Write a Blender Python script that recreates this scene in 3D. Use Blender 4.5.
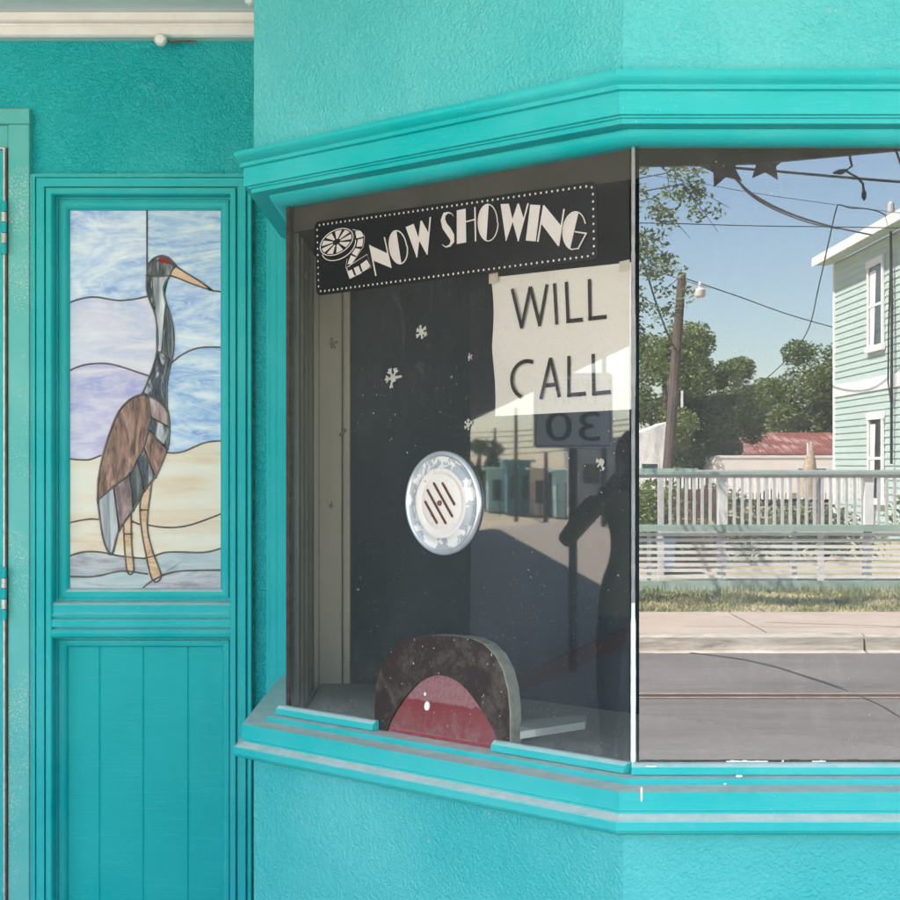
import bpy, bmesh, math, random
from mathutils import Vector, Matrix, noise
random.seed(7)
R = math.radians
for o in list(bpy.data.objects): bpy.data.objects.remove(o)
S = bpy.context.scene
COL = S.collection
# ------------------------------------------------------------------ camera
FPX = 1572.0; HOR = 464.0; CAMZ = 1.6
cam = bpy.data.cameras.new('camera'); camo = bpy.data.objects.new('camera', cam); COL.objects.link(camo)
cam.sensor_width = 36; cam.lens = 36*FPX/900; cam.shift_y = (HOR-450)/900
cam.clip_end = 3000; cam.clip_start = 0.05
camo.location = (0, 0, CAMZ); camo.rotation_euler = (R(90), 0, 0)
S.camera = camo
# ------------------------------------------------------------------ light
SUN_EL = 55; SUN_H = Vector((-.88, .475))
w = bpy.data.worlds.new('World'); S.world = w; w.use_nodes = True
nt = w.node_tree; sky = nt.nodes.new('ShaderNodeTexSky'); sky.sky_type = 'NISHITA'; sky.sun_disc = False
sky.sun_elevation = R(SUN_EL); sky.sun_rotation = math.atan2(SUN_H.x, SUN_H.y)
sky.air_density = 1.0; sky.dust_density = .45; sky.ozone_density = 1.6
bg = nt.nodes['Background']; bg.inputs[1].default_value = 0.088
nt.links.new(sky.outputs[0], bg.inputs[0])
sl = bpy.data.lights.new('sun', 'SUN'); so = bpy.data.objects.new('sun', sl); COL.objects.link(so)
sl.energy = 4.9; sl.angle = R(.5); sl.color = (1, .95, .87)
sd = Vector((SUN_H.x*math.cos(R(SUN_EL)), SUN_H.y*math.cos(R(SUN_EL)), math.sin(R(SUN_EL))))
so.rotation_euler = sd.to_track_quat('Z', 'Y').to_euler(); so.location = (-20, 15, 40)
S.view_settings.view_transform = 'Standard'; S.view_settings.look = 'None'
S.view_settings.gamma = 1; S.view_settings.exposure = 3.1
S.render.engine = 'CYCLES'
S.cycles.max_bounces = 8; S.cycles.diffuse_bounces = 4; S.cycles.transparent_max_bounces = 12

# ------------------------------------------------------------------ helpers
def empty(name, loc, label=None, cat=None, group=None):
    o = bpy.data.objects.new(name, None); COL.objects.link(o); o.location = loc; o.empty_display_size = .1
    if label: tag(o, label, cat, group)
    return o
def tag(o, label=None, cat=None, group=None, kind=None):
    if label: o['label'] = label
    if cat: o['category'] = cat
    if group: o['group'] = group
    if kind: o['kind'] = kind
    return o
class MB:
    def __init__(s): s.v = []; s.f = []; s.m = []
    def face(s, pts, m=0):
        i = len(s.v); s.v += [tuple(p) for p in pts]; s.f.append(tuple(range(i, i+len(pts)))); s.m.append(m)
    def box(s, x0, x1, y0, y1, z0, z1, m=0):
        i = len(s.v)
        s.v += [(x, y, z) for z in (z0, z1) for y in (y0, y1) for x in (x0, x1)]
        for q in ((0,2,3,1), (4,5,7,6), (0,1,5,4), (2,6,7,3), (0,4,6,2), (1,3,7,5)):
            s.f.append(tuple(i+k for k in q)); s.m.append(m)
    def hexa(s, a, b, m=0):      # two quads of 4 points
        i = len(s.v); s.v += [tuple(p) for p in a]+[tuple(p) for p in b]
        for q in ((3,2,1,0), (4,5,6,7), (0,1,5,4), (1,2,6,5), (2,3,7,6), (3,0,4,7)):
            s.f.append(tuple(i+k for k in q)); s.m.append(m)
    def slab(s, pts, off, m=0, m2=None):   # polygon pts extruded by vector off
        n = len(pts); off = Vector(off); i = len(s.v)
        s.v += [tuple(p) for p in pts]+[tuple(Vector(p)+off) for p in pts]
        s.f.append(tuple(range(i, i+n))); s.m.append(m)
        s.f.append(tuple(range(i+2*n-1, i+n-1, -1))); s.m.append(m if m2 is None else m2)
        for k in range(n):
            j = (k+1) % n; s.f.append((i+j, i+k, i+n+k, i+n+j)); s.m.append(m if m2 is None else m2)
    def tube(s, pts, r, n=6, m=0, caps=True):
        pts = [Vector(p) for p in pts]; rs = r if isinstance(r, (list, tuple)) else [r]*len(pts)
        i = len(s.v); up = None
        for k, p in enumerate(pts):
            d = (pts[min(k+1, len(pts)-1)]-pts[max(k-1, 0)]).normalized()
            if up is None:
                up = Vector((0, 0, 1)) if abs(d.z) < .9 else Vector((1, 0, 0))
            a = (up-d*up.dot(d)); a.normalize(); b = d.cross(a); up = a
            for q in range(n):
                t = 2*math.pi*q/n; s.v.append(tuple(p+(a*math.cos(t)+b*math.sin(t))*rs[k]))
        for k in range(len(pts)-1):
            for q in range(n):
                q2 = (q+1) % n
                s.f.append((i+k*n+q, i+k*n+q2, i+(k+1)*n+q2, i+(k+1)*n+q)); s.m.append(m)
        if caps:
            s.f.append(tuple(i+q for q in range(n))[::-1]); s.m.append(m)
            j = i+(len(pts)-1)*n; s.f.append(tuple(j+q for q in range(n))); s.m.append(m)
    def grid(s, rows, m=0, closed=False):
        i = len(s.v); n = len(rows[0])
        for r in rows: s.v += [tuple(p) for p in r]
        for a in range(len(rows)-1):
            for b in range(n if closed else n-1):
                c = (b+1) % n
                s.f.append((i+a*n+b, i+a*n+c, i+(a+1)*n+c, i+(a+1)*n+b)); s.m.append(m)
    def lathe(s, c, ax, prof, n=24, m=0):  # prof (r, h) along ax
        ax = Vector(ax).normalized(); t = Vector((0, 0, 1)) if abs(ax.z) < .9 else Vector((1, 0, 0))
        a = (t-ax*t.dot(ax)).normalized(); b = ax.cross(a); c = Vector(c)
        s.grid([[c+ax*h+(a*math.cos(2*math.pi*q/n)+b*math.sin(2*math.pi*q/n))*r for q in range(n)] for r, h in prof], m, True)
    def build(s, name, mats, parent=None, smooth=False, fixn=True, label=None, cat=None, group=None, kind=None, bevel=0):
        if not isinstance(mats, (list, tuple)): mats = [mats]
        if parent is not None:
            org = Vector((0, 0, 0)); p = parent
            while p is not None: org += p.location; p = p.parent
        else:
            xs = [v[0] for v in s.v]; ys = [v[1] for v in s.v]; zs = [v[2] for v in s.v]
            org = Vector(((min(xs)+max(xs))/2, (min(ys)+max(ys))/2, min(zs)))
        me = bpy.data.meshes.new(name)
        me.from_pydata([(v[0]-org.x, v[1]-org.y, v[2]-org.z) for v in s.v], [], s.f)
        for m in mats: me.materials.append(m)
        me.polygons.foreach_set('material_index', s.m)
        if fixn and len(s.f) < 60000:
            bm = bmesh.new(); bm.from_mesh(me)
            if smooth: bmesh.ops.remove_doubles(bm, verts=bm.verts, dist=1e-5)
            bmesh.ops.recalc_face_normals(bm, faces=bm.faces); bm.to_mesh(me); bm.free()
        if smooth:
            me.polygons.foreach_set('use_smooth', [True]*len(me.polygons))
            if smooth is not True: me.set_sharp_from_angle(angle=R(smooth))
        me.update()
        o = bpy.data.objects.new(name, me); COL.objects.link(o)
        if parent is not None: o.parent = parent
        else: o.location = org
        if bevel:
            bv = o.modifiers.new('bevel', 'BEVEL'); bv.width = bevel; bv.segments = 2; bv.limit_method = 'ANGLE'; bv.angle_limit = R(35)
        return tag(o, label, cat, group, kind)
def boxpart(name, m, parent, x0, x1, y0, y1, z0, z1, **k):
    b = MB(); b.box(x0, x1, y0, y1, z0, z1); return b.build(name, m, parent, **k)

# ---- places: a point seen at photo pixel (x, y) on a given wall or ground
def at(x, y, Y): return Vector(((x-450)/FPX*Y, Y, CAMZ-(y-HOR)/FPX*Y))
P2 = Vector((-.362, 3.517, 0)); P1 = Vector((.335, 2.85, 0))      # corners of the angled pane
U = (P1-P2).normalized(); PL = (P1-P2).length
N = Vector((U.y, -U.x, 0))                                         # outward normal of the angled pane
if N.y > 0: N = -N
YF = 2.85                                                          # front pane
def uz(x, y):                                                      # photo pixel -> (u, z) on the angled pane
    d = Vector(((x-450)/FPX, 1, 0)); s = P1.dot(N)/d.dot(N); p = d*s
    return (p-P2).dot(U), CAMZ-(y-HOR)/FPX*s
def A(u, z, o=0): p = P2+U*u+N*o; return Vector((p.x, p.y, z))
def fr(x, y, D): p = at(x, y, D); return Vector((p.x, 2*YF-D, p.z))     # real place of something seen in the front pane, D metres down the line of sight
def an(x, y, D):                                                        # the same in the angled pane
    p = at(x, y, D); q = Vector((p.x, p.y, 0)); k = (q-P1).dot(N); q = q-2*k*N; return Vector((q.x, q.y, p.z))

# ------------------------------------------------------------------ materials
def newmat(name):
    m = bpy.data.materials.new(name); m.use_nodes = True; t = m.node_tree
    return m, t, t.nodes['Principled BSDF']
def nd(t, typ, **k):
    n = t.nodes.new(typ)
    for a, b in k.items():
        if a.startswith('i_'):
            key = a[2:]; key = int(key) if key.isdigit() else key.replace('_', ' ')
            n.inputs[key].default_value = b
        else: setattr(n, a, b)
    return n
def mixc(t, fac, a, b):
    n = t.nodes.new('ShaderNodeMix'); n.data_type = 'RGBA'
    for sock, val in ((n.inputs[0], fac), (n.inputs[6], a), (n.inputs[7], b)):
        if hasattr(val, 'links'): t.links.new(val, sock)
        elif isinstance(val, (int, float)): sock.default_value = val
        else: sock.default_value = (*val, 1)
    return n.outputs[2]
def ramp(t, src, stops):
    n = t.nodes.new('ShaderNodeValToRGB'); e = n.color_ramp.elements
    while len(e) < len(stops): e.new(.5)
    for k, (p, c) in enumerate(stops):
        e[k].position = p; e[k].color = (*c, 1) if not isinstance(c, (int, float)) else (c, c, c, 1)
    t.links.new(src, n.inputs[0]); return n.outputs[0]
def noi(t, scale, detail=4, rough=.5, dist=0, stretch=None, obj=True, out=0):
    tc = t.nodes.new('ShaderNodeTexCoord'); src = tc.outputs['Object']
    if not obj:
        g = t.nodes.new('ShaderNodeNewGeometry'); src = g.outputs['Position']
    if stretch:
        mp = t.nodes.new('ShaderNodeMapping'); mp.inputs['Scale'].default_value = stretch; t.links.new(src, mp.inputs[0]); src = mp.outputs[0]
    n = nd(t, 'ShaderNodeTexNoise', i_Scale=scale, i_Detail=detail, i_Roughness=rough, i_Distortion=dist)
    t.links.new(src, n.inputs['Vector']); return n.outputs[out]
def bump(t, b, h, strength, dist=.01, prev=None):
    n = nd(t, 'ShaderNodeBump', i_Strength=strength, i_Distance=dist); t.links.new(h, n.inputs['Height'])
    if prev: t.links.new(prev, n.inputs['Normal'])
    t.links.new(n.outputs[0], b.inputs['Normal']); return n.outputs[0]
def simple(name, c, rough=.6, var=.25, scale=8, metal=0, bmp=0, bscale=60, stretch=None, spec=.5):
    m, t, b = newmat(name)
    n = noi(t, scale, 5, .6, stretch=stretch)
    d = tuple(max(0, x*(1-var)) for x in c); l = tuple(min(1, x*(1+var)) for x in c)
    t.links.new(ramp(t, n, [(.3, d), (.7, l)]), b.inputs['Base Color'])
    b.inputs['Roughness'].default_value = rough; b.inputs['Metallic'].default_value = metal
    b.inputs['Specular IOR Level'].default_value = spec
    if bmp: bump(t, b, noi(t, bscale, 4, stretch=stretch), bmp, .004)
    return m
TEAL = (.006, .455, .475); TEALW = (.085, .57, .58); TEALD = (.0, .36, .36)
def facing_up(t):
    g = t.nodes.new('ShaderNodeNewGeometry'); sp = t.nodes.new('ShaderNodeSeparateXYZ'); t.links.new(g.outputs['True Normal'], sp.inputs[0])
    return sp.outputs[2]
def math_(t, op, a, b=None, clamp=False):
    n = t.nodes.new('ShaderNodeMath'); n.operation = op; n.use_clamp = clamp
    for s_, v in ((n.inputs[0], a), (n.inputs[1], b)):
        if v is None: continue
        if hasattr(v, 'links'): t.links.new(v, s_)
        else: s_.default_value = v
    return n.outputs[0]
def teal_paint(name, base=TEAL, worn=TEALW, dust=1.0, rough=.40, brush=(1, 1, 1), chips=.76):
    m, t, b = newmat(name)
    n1 = noi(t, 3.5, 6, .6, obj=False)
    c = mixc(t, ramp(t, n1, [(.38, 0), (.68, .55)]), base, worn)
    # rubbed milky haze
    n2 = noi(t, 90, 3, .6, obj=False, stretch=brush)
    c = mixc(t, ramp(t, n2, [(.58, 0), (.8, .22)]), c, (.26, .62, .60))
    # fine chips
    n3 = noi(t, 330, 2, .5, obj=False); n4 = noi(t, 6, 3, obj=False)
    ch = math_(t, 'MULTIPLY', ramp(t, n3, [(chips-.04, 0), (chips-.02, 1)]), ramp(t, n4, [(.46, 0), (.6, 1)]))
    n8 = noi(t, 11, 7, .75, .6, obj=False); c = mixc(t, ramp(t, n8, [(.66, 0), (.69, .55)]), c, (.17, .33, .29))
    c = mixc(t, ch, c, (.62, .66, .62))
    up = ramp(t, facing_up(t), [(.55, 0), (.9, 1)])
    n5 = noi(t, 25, 5, .65, obj=False)
    du = math_(t, 'MULTIPLY', up, ramp(t, n5, [(.25, .55*dust), (.6, dust)]), True)
    c = mixc(t, du, c, (.70, .67, .64))
    t.links.new(c, b.inputs['Base Color'])
    t.links.new(ramp(t, n1, [(.3, rough), (.8, rough+.25)]), b.inputs['Roughness'])
    b.inputs['Specular IOR Level'].default_value = .22
    p = bump(t, b, n2, .18, .003); bump(t, b, noi(t, 22, 4, obj=False), .10, .01, p)
    return m
M = {}
M['paint'] = teal_paint('teal gloss paint', brush=(1, 1, 1))
M['jamb'] = teal_paint('speckled chalky teal paint', base=(.10, .50, .47), worn=(.26, .62, .58), chips=.64)
M['paintv'] = teal_paint('teal paint on upright trim', brush=(3, 3, .25))
M['painth'] = teal_paint('teal paint on level trim', brush=(.2, .2, 3))
M['sillp'] = teal_paint('sun faded teal paint', base=(.02, .45, .45), worn=(.12, .55, .54), brush=(.2, .2, 3), dust=1.0)
M['plank'] = teal_paint('teal paint over sawn planks', brush=(.12, 1, 3), base=(.0, .42, .42), worn=(.03, .48, .48), chips=.78)
def stucco(name, base, worn, pale=.25, deep=1.0):
    m, t, b = newmat(name)
    n1 = noi(t, 2.2, 5, .6, obj=False)
    c = mixc(t, ramp(t, n1, [(.38, 0), (.66, .7)]), base, worn)
    gv_ = nd(t, 'ShaderNodeNewGeometry'); vv = nd(t, 'ShaderNodeTexVoronoi', i_Scale=150.0); vv.feature = 'SMOOTH_F1'; vv.inputs['Smoothness'].default_value = .6
    wob = nd(t, 'ShaderNodeVectorMath'); wob.operation = 'ADD'; nv = nd(t, 'ShaderNodeTexNoise', i_Scale=60.0); t.links.new(gv_.outputs['Position'], nv.inputs['Vector'])
    wsc = nd(t, 'ShaderNodeVectorMath'); wsc.operation = 'SCALE'; wsc.inputs['Scale'].default_value = .02; t.links.new(nv.outputs[1], wsc.inputs[0]); t.links.new(gv_.outputs['Position'], wob.inputs[0]); t.links.new(wsc.outputs[0], wob.inputs[1]); t.links.new(wob.outputs[0], vv.inputs['Vector'])
    h1 = math_(t, 'SUBTRACT', 1.0, vv.outputs['Distance']); h2 = noi(t, 45, 3, .5, .0, obj=False)
    pat = ramp(t, noi(t, 7, 5, .65, .4, obj=False), [(.32, .55), (.66, 1)])
    h = math_(t, 'ADD', math_(t, 'MULTIPLY', ramp(t, h1, [(.25, 0), (1.0, 1)]), .75), math_(t, 'MULTIPLY', h2, .8)); h = math_(t, 'ADD', math_(t, 'MULTIPLY', h, pat), math_(t, 'MULTIPLY', pat, .5))
    pk = ramp(t, h1, [(.74, 0), (.90, pale*.7)])
    c = mixc(t, pk, c, (.36, .62, .58))  # paler grain tops: highlights painted into the colour
    n6 = noi(t, 9, 4, .6, obj=False); n7 = noi(t, 160, 2, obj=False)
    sp = math_(t, 'MULTIPLY', ramp(t, n6, [(.62, 0), (.7, 1)]), ramp(t, n7, [(.60, 0), (.66, .7)]))
    c = mixc(t, sp, c, (.45, .50, .45))
    t.links.new(c, b.inputs['Base Color']); b.inputs['Roughness'].default_value = .46
    b.inputs['Specular IOR Level'].default_value = .35
    bump(t, b, h, deep, .006)
    return m
M['stucco'] = stucco('teal stucco', (.065, .50, .53), (.14, .59, .61), .45, .62)  # upper wall: lighter, bluer copy, canopy shade offset in its colour
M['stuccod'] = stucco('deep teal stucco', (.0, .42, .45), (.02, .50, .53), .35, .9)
M['stucco_low'] = stucco('teal stucco darkened against bounce', (.05, .45, .455), (.12, .54, .54), .35, .52)  # lower wall: darker copy, ground bounce offset in its colour
M['trimwhite'] = simple('old white trim paint', (.90, .86, .83), .5, .12, 5, bmp=.15, bscale=80)
M['ceil'] = simple('pale grey ceiling paint', (.88, .92, .92), .7, .05, 3, bmp=.2, bscale=150)
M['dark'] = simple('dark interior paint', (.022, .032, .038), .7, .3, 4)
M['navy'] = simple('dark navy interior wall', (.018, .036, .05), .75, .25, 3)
M['cream'] = simple('cream interior casing', (.62, .55, .44), .55, .14, 6, bmp=.1, stretch=(1, 1, .1))
M['olive'] = simple('grey green window frame', (.22, .22, .175), .55, .35, 12, bmp=.2, stretch=(1, 1, .1))
M['counter'] = simple('grey laminate counter', (.33, .36, .35), .5, .12, 6)
M['seal'] = simple('grey silicone seal', (.26, .26, .27), .5, .3, 30, bmp=.5)
M['sealw'] = simple('white caulk', (.85, .85, .84), .4, .06, 30, bmp=.4)
M['browned'] = simple('brown metal edge strip', (.05, .04, .035), .5, .6, 60, bmp=.4)
M['rust'] = simple('rusty brown metal', (.18, .09, .06), .8, .5, 60)
M['came'] = simple('lead came', (.16, .14, .13), .42, .35, 40, metal=.5)
M['alu'] = simple('oxidised aluminium', (.62, .56, .52), .4, .25, 50, metal=.3)
M['paper'] = simple('cream paper', (.92, .84, .78), .8, .04, 5)
M['ink'] = simple('grey black marker', (.025, .023, .022), .7, .3, 30)
M['black'] = simple('black vinyl', (.010, .010, .011), .35, .3, 20)
M['print'] = simple('cream vinyl print', (.60, .54, .50), .5, .06, 10)
M['dim'] = simple('grey vinyl print', (.22, .20, .19), .5, .2, 10)
M['frost'] = simple('worn frost sticker', (.42, .40, .36), .8, .2, 60)
M['frostd'] = simple('old sticker glue', (.07, .065, .055), .8, .3, 60)

# ---- glass with a dusty film
def glass(name, refl, tint, film=.10, edge=0.0, rough=0.0):
    m, t, b = newmat(name); t.nodes.remove(b)
    out = t.nodes['Material Output']
    tr = nd(t, 'ShaderNodeBsdfTransparent'); tr.inputs[0].default_value = (*tint, 1)
    gl = nd(t, 'ShaderNodeBsdfGlossy', i_Roughness=rough); gl.inputs[0].default_value = (1, 1, 1, 1)
    fw = nd(t, 'ShaderNodeLayerWeight', i_Blend=.10)
    f = math_(t, 'ADD', math_(t, 'MULTIPLY', fw.outputs['Fresnel'], .55), refl, True)
    mx = nd(t, 'ShaderNodeMixShader'); t.links.new(f, mx.inputs[0]); t.links.new(tr.outputs[0], mx.inputs[1]); t.links.new(gl.outputs[0], mx.inputs[2])
    df = nd(t, 'ShaderNodeBsdfDiffuse'); df.inputs[0].default_value = (.55, .54, .52, 1)
    spk = ramp(t, noi(t, 420, 2, .5, obj=False), [(.68, 0), (.73, .4)])
    spk2 = math_(t, 'MULTIPLY', ramp(t, noi(t, 140, 2, .5, obj=False), [(.72, 0), (.75, .8)]), ramp(t, noi(t, 5, 2, obj=False), [(.5, 0), (.62, 1)]))
    smear = math_(t, 'MULTIPLY', ramp(t, noi(t, 26, 5, .7, 1.2, obj=False, stretch=(1, 1, .35)), [(.5, 0), (.75, film*1.6)]), ramp(t, noi(t, 2.4, 2, obj=False), [(.4, 0), (.6, 1)]))
    spk = math_(t, 'ADD', spk, smear)
    cl = ramp(t, noi(t, 3.2, 6, .65, obj=False, stretch=(1, 1, .6)), [(.35, film*.3), (.75, film)])
    fine = ramp(t, noi(t, 700, 2, .6, obj=False), [(.4, 0), (.7, film*1.3)])
    g = nd(t, 'ShaderNodeNewGeometry'); sp = nd(t, 'ShaderNodeSeparateXYZ'); t.links.new(g.outputs['Position'], sp.inputs[0])
    mr = nd(t, 'ShaderNodeMapRange', i_1=2.03, i_2=2.20, i_3=0.0, i_4=edge); t.links.new(sp.outputs[2], mr.inputs[0])
    gr = math_(t, 'MULTIPLY', mr.outputs[0], ramp(t, noi(t, 38, 5, .7, obj=False), [(.3, .35), (.65, 1)]))
    mr2 = nd(t, 'ShaderNodeMapRange', i_1=1.11, i_2=1.05, i_3=0.0, i_4=.22); t.links.new(sp.outputs[2], mr2.inputs[0])
    gr2 = math_(t, 'MULTIPLY', mr2.outputs[0], ramp(t, noi(t, 60, 5, .7, obj=False), [(.4, .1), (.7, 1)]))
    d = math_(t, 'ADD', math_(t, 'ADD', spk, spk2), math_(t, 'ADD', cl, math_(t, 'ADD', fine, math_(t, 'ADD', gr, gr2))), True)
    mx2 = nd(t, 'ShaderNodeMixShader'); t.links.new(d, mx2.inputs[0]); t.links.new(mx.outputs[0], mx2.inputs[1]); t.links.new(df.outputs[0], mx2.inputs[2])
    t.links.new(mx2.outputs[0], out.inputs[0])
    return m
M['glassA'] = glass('dusty angled pane', .085, (.84, .85, .83), .042, .03, .018)
M['glassF'] = glass('dusty front pane', .145, (.55, .56, .55), .06, .0)
mb, tb, bb = newmat('clear glass back'); tb.nodes.remove(bb); q_ = nd(tb, 'ShaderNodeBsdfTransparent'); tb.links.new(q_.outputs[0], tb.nodes['Material Output'].inputs[0]); M['glassB'] = mb

# ================================================================== TICKET BOOTH
XM = 1.6                                   # the booth is symmetrical about x = XM
tk = math.tan(math.acos(max(-1, min(1, N.dot(Vector((-1, 0, 0))))))/2)
tf = math.tan(math.acos(max(-1, min(1, N.dot(Vector((0, -1, 0))))))/2)
YR = 4.30
def path(o, yback=YR):
    L = [(P2.x-o, yback), (P2.x-o, P2.y-tk*o), (P1.x-tf*o, P1.y-o)]
    return L+[(2*XM-x, y) for x, y in reversed(L)]
def sweep(prof, yback=YR, mb=None, m=0, seg=None):
    b = mb or MB()
    rows = [[(x, y, z) for x, y in path(o, yback)] for o, z in prof]
    if seg: rows = [r[seg[0]:seg[1]] for r in rows]
    b.grid(rows+[rows[0]], m); return b
def arc(o0, z0, o1, z1, n=5, bulge=1):     # quarter round from (o0,z0) to (o1,z1)
    L = []
    for k in range(n+1):
        a = math.pi/2*k/n
        if bulge > 0: L.append((o0+(o1-o0)*math.sin(a), z0+(z1-z0)*(1-math.cos(a))))
        else: L.append((o0+(o1-o0)*(1-math.cos(a)), z0+(z1-z0)*math.sin(a)))
    return L
booth = empty('ticket_booth', (XM, 3.4, 0), 'turquoise stucco ticket booth bay with angled and front windows', 'ticket booth')
WO = .073
sweep([(WO, 0), (WO, .955), (-.05, .955), (-.05, 0)]).build('lower_wall', M['stucco_low'], booth)
sweep([(WO, 2.29), (WO, 2.90), (-.05, 2.90), (-.05, 2.29)]).build('upper_wall', M['stucco'], booth)
# sill
def prof_sill():
    return [(-.03, 1.0405), (.046, 1.0385), (.047, 1.028), (.080, 1.0265), (.0975, 1.0255), (.098, .9930), (.094, .9905), (.094, .9865)] + \
           [(.1120, .9790), (.1146, .9765), (.1150, .962), (.111, .956), (.104, .9525), (-.03, .9525)]
sweep(prof_sill()).build('window_sill', M['sillp'], booth)
# cornice: crown lip, fillet, fascia, bed mouldings
sweep([(.03, 2.2895), (.108, 2.2895), (.1135, 2.288), (.1145, 2.284), (.1135, 2.276), (.108, 2.269), (.100, 2.2645), (.1000, 2.2625),
       (.103, 2.2615), (.103, 2.2555), (.099, 2.2545), (.03, 2.2545)]).build('crown_molding', M['painth'], booth, smooth=40)
sweep([(-.02, 2.2543), (.0935, 2.2543), (.0945, 2.2525), (.0945, 2.2135), (.086, 2.2125), (.0855, 2.2095), (.079, 2.2085), (.0785, 2.2005), (.074, 2.1995), (-.02, 2.1990)]).build('fascia', M['painth'], booth)
sweep([(-.015, 2.1988), (.040, 2.1988)]+[(.040-.004*0, 2.197)]+arc(.040, 2.197, .006, 2.1745, 6, -1)+[(-.015, 2.1745)]).build('bed_molding', M['painth'], booth, smooth=40)
# panes
def pane(a, b, z0, z1, nrm, mats, name):
    q = MB(); off = -nrm*.008
    pts = [Vector((a.x, a.y, z0)), Vector((b.x, b.y, z0)), Vector((b.x, b.y, z1)), Vector((a.x, a.y, z1))]
    q.face(pts, 0); q.face([p+off for p in reversed(pts)], 1)
    for k in range(4):
        j = (k+1) % 4; q.face([pts[k], pts[j], pts[j]+off, pts[k]+off], 1)
    return q.build(name, mats, booth, fixn=False)
def PP(x, y): return Vector((x, y, 0))
pane(P2+U*.008, P1-U*.012, 1.046, 2.185, N, [M['glassA'], M['glassB']], 'glass_pane')
pane(P1+PP(.008, 0), PP(2*XM-P1.x-.01, YF), 1.046, 2.185, PP(0, -1), [M['glassF'], M['glassB']], 'glass_pane')
Nm = PP(-N.x, N.y); Q1 = PP(2*XM-P1.x, P1.y); Q2 = PP(2*XM-P2.x, P2.y)
pane(Q1, Q2, 1.046, 2.185, Nm, [M['glassA'], M['glassB']], 'glass_pane')
# silicone seal at the corner, edge strip at the left
b = MB(); n = 90
rows = []
for k in range(n+1):
    z = 1.046+(2.18-1.046)*k/n
    w_ = .0030+.0008*noise.noise(Vector((z*60, 0, 0)))+(0.0009 if z < 1.32 else 0)*(1+.5*noise.noise(Vector((z*25, 3, 0))))
    c = P1+Vector((-.003, -.001, 0))
    rows.append([(c.x-w_*1.1, c.y+w_*.7, z), (c.x-w_*.9, c.y-w_*.35, z), (c.x+w_*.3, c.y-w_*.8, z), (c.x+w_*1.2, c.y-w_*.2, z), (c.x+w_, c.y+w_, z)])
kk = 24
b.grid(rows[:kk+1], 1); b.grid(rows[kk:], 0)
b.build('corner_seal', [M['seal'], M['sealw']], booth, smooth=True)
b = MB(); a0 = P2+U*.0005
b.hexa([A(-.004, 1.045, .003), A(.007, 1.045, .003), A(.007, 1.045, -.010), A(-.004, 1.045, -.010)],
       [A(-.004, 2.185, .003), A(.007, 2.185, .003), A(.007, 2.185, -.010), A(-.004, 2.185, -.010)])
b.build('edge_strip', M['browned'], booth)
# bottom stops (sticks of quarter round)
def stop(pa, pb, nrm, name='stop_molding', miter=(0, 0)):
    b = MB(); pr = [(.001, 1.0405), (.001, 1.0595), (.006, 1.061), (.013, 1.0595), (.0195, 1.0535), (.022, 1.046), (.022, 1.0405)]
    d = (pb-pa).normalized()
    rows = [[pa+nrm*o+d*miter[0]*o+Vector((0, 0, z)) for o, z in pr], [pb+nrm*o+d*miter[1]*o+Vector((0, 0, z)) for o, z in pr]]
    b.grid(rows, 0, True); b.face(rows[0]); b.face(rows[1]); return b.build(name, M['sillp'], booth, smooth=30)
uA, _ = uz(380, 723); uB, _ = uz(498, 742)
stop(P2+U*-.018, P2+U*uA, N); stop(P2+U*uB, P1, N, miter=(0, -tf))
stop(P1, Q1, PP(0, -1), miter=(-tf, 0)); stop(Q1, Q2, Nm)
# dark caulk line with white smears under the front pane
b = MB()
for k in range(120):
    x = .345+k*.018; wv = .0015+.0015*abs(noise.noise(Vector((x*30, 0, 0))))
    b.box(x, x+.018, YF-.0038, YF-.0005, 1.0585, 1.0615+wv)
b.build('glazing_bead', M['browned'], booth)
b = MB()
for xa, xb in ((.50, .575), (.60, .604), (.655, .68)):
    z = 1.0622
    for k in range(10):
        x0 = xa+(xb-xa)*k/10; x1 = xa+(xb-xa)*(k+1)/10
        b.box(x0, x1, YF-.0062, YF-.0002, z-.001, z+.0006+.0045*abs(noise.noise(Vector((x0*90, 1, 0)))))
b.build('white_caulk', M['sealw'], booth, kind='stuff')

# paint runs and chips on the sill
def chip(x, y, Y, w_, h_, nm='paint_drip'):
    p = at(x, y, Y); b = MB(); n_ = 8; rw = []
    for k in range(n_+1):
        t_ = k/n_; ww = w_*(.55+.45*math.sin(t_*2.6+.4))*(1 if t_ < .92 else .6); rw.append([(p.x-ww/2, p.y, p.z-h_*t_), (p.x, p.y-.0015, p.z-h_*t_), (p.x+ww/2, p.y, p.z-h_*t_)])
    b.grid(rw); b.build(nm, M['sealw'], booth, smooth=True)
chip(641.5, 787, YF-.0984, .004, .026); chip(739, 775, YF-.0480, .012, .004); chip(651, 765.5, YF-.0226, .020, .003); chip(725, 783, YF-.0482, .006, .003)
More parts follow.
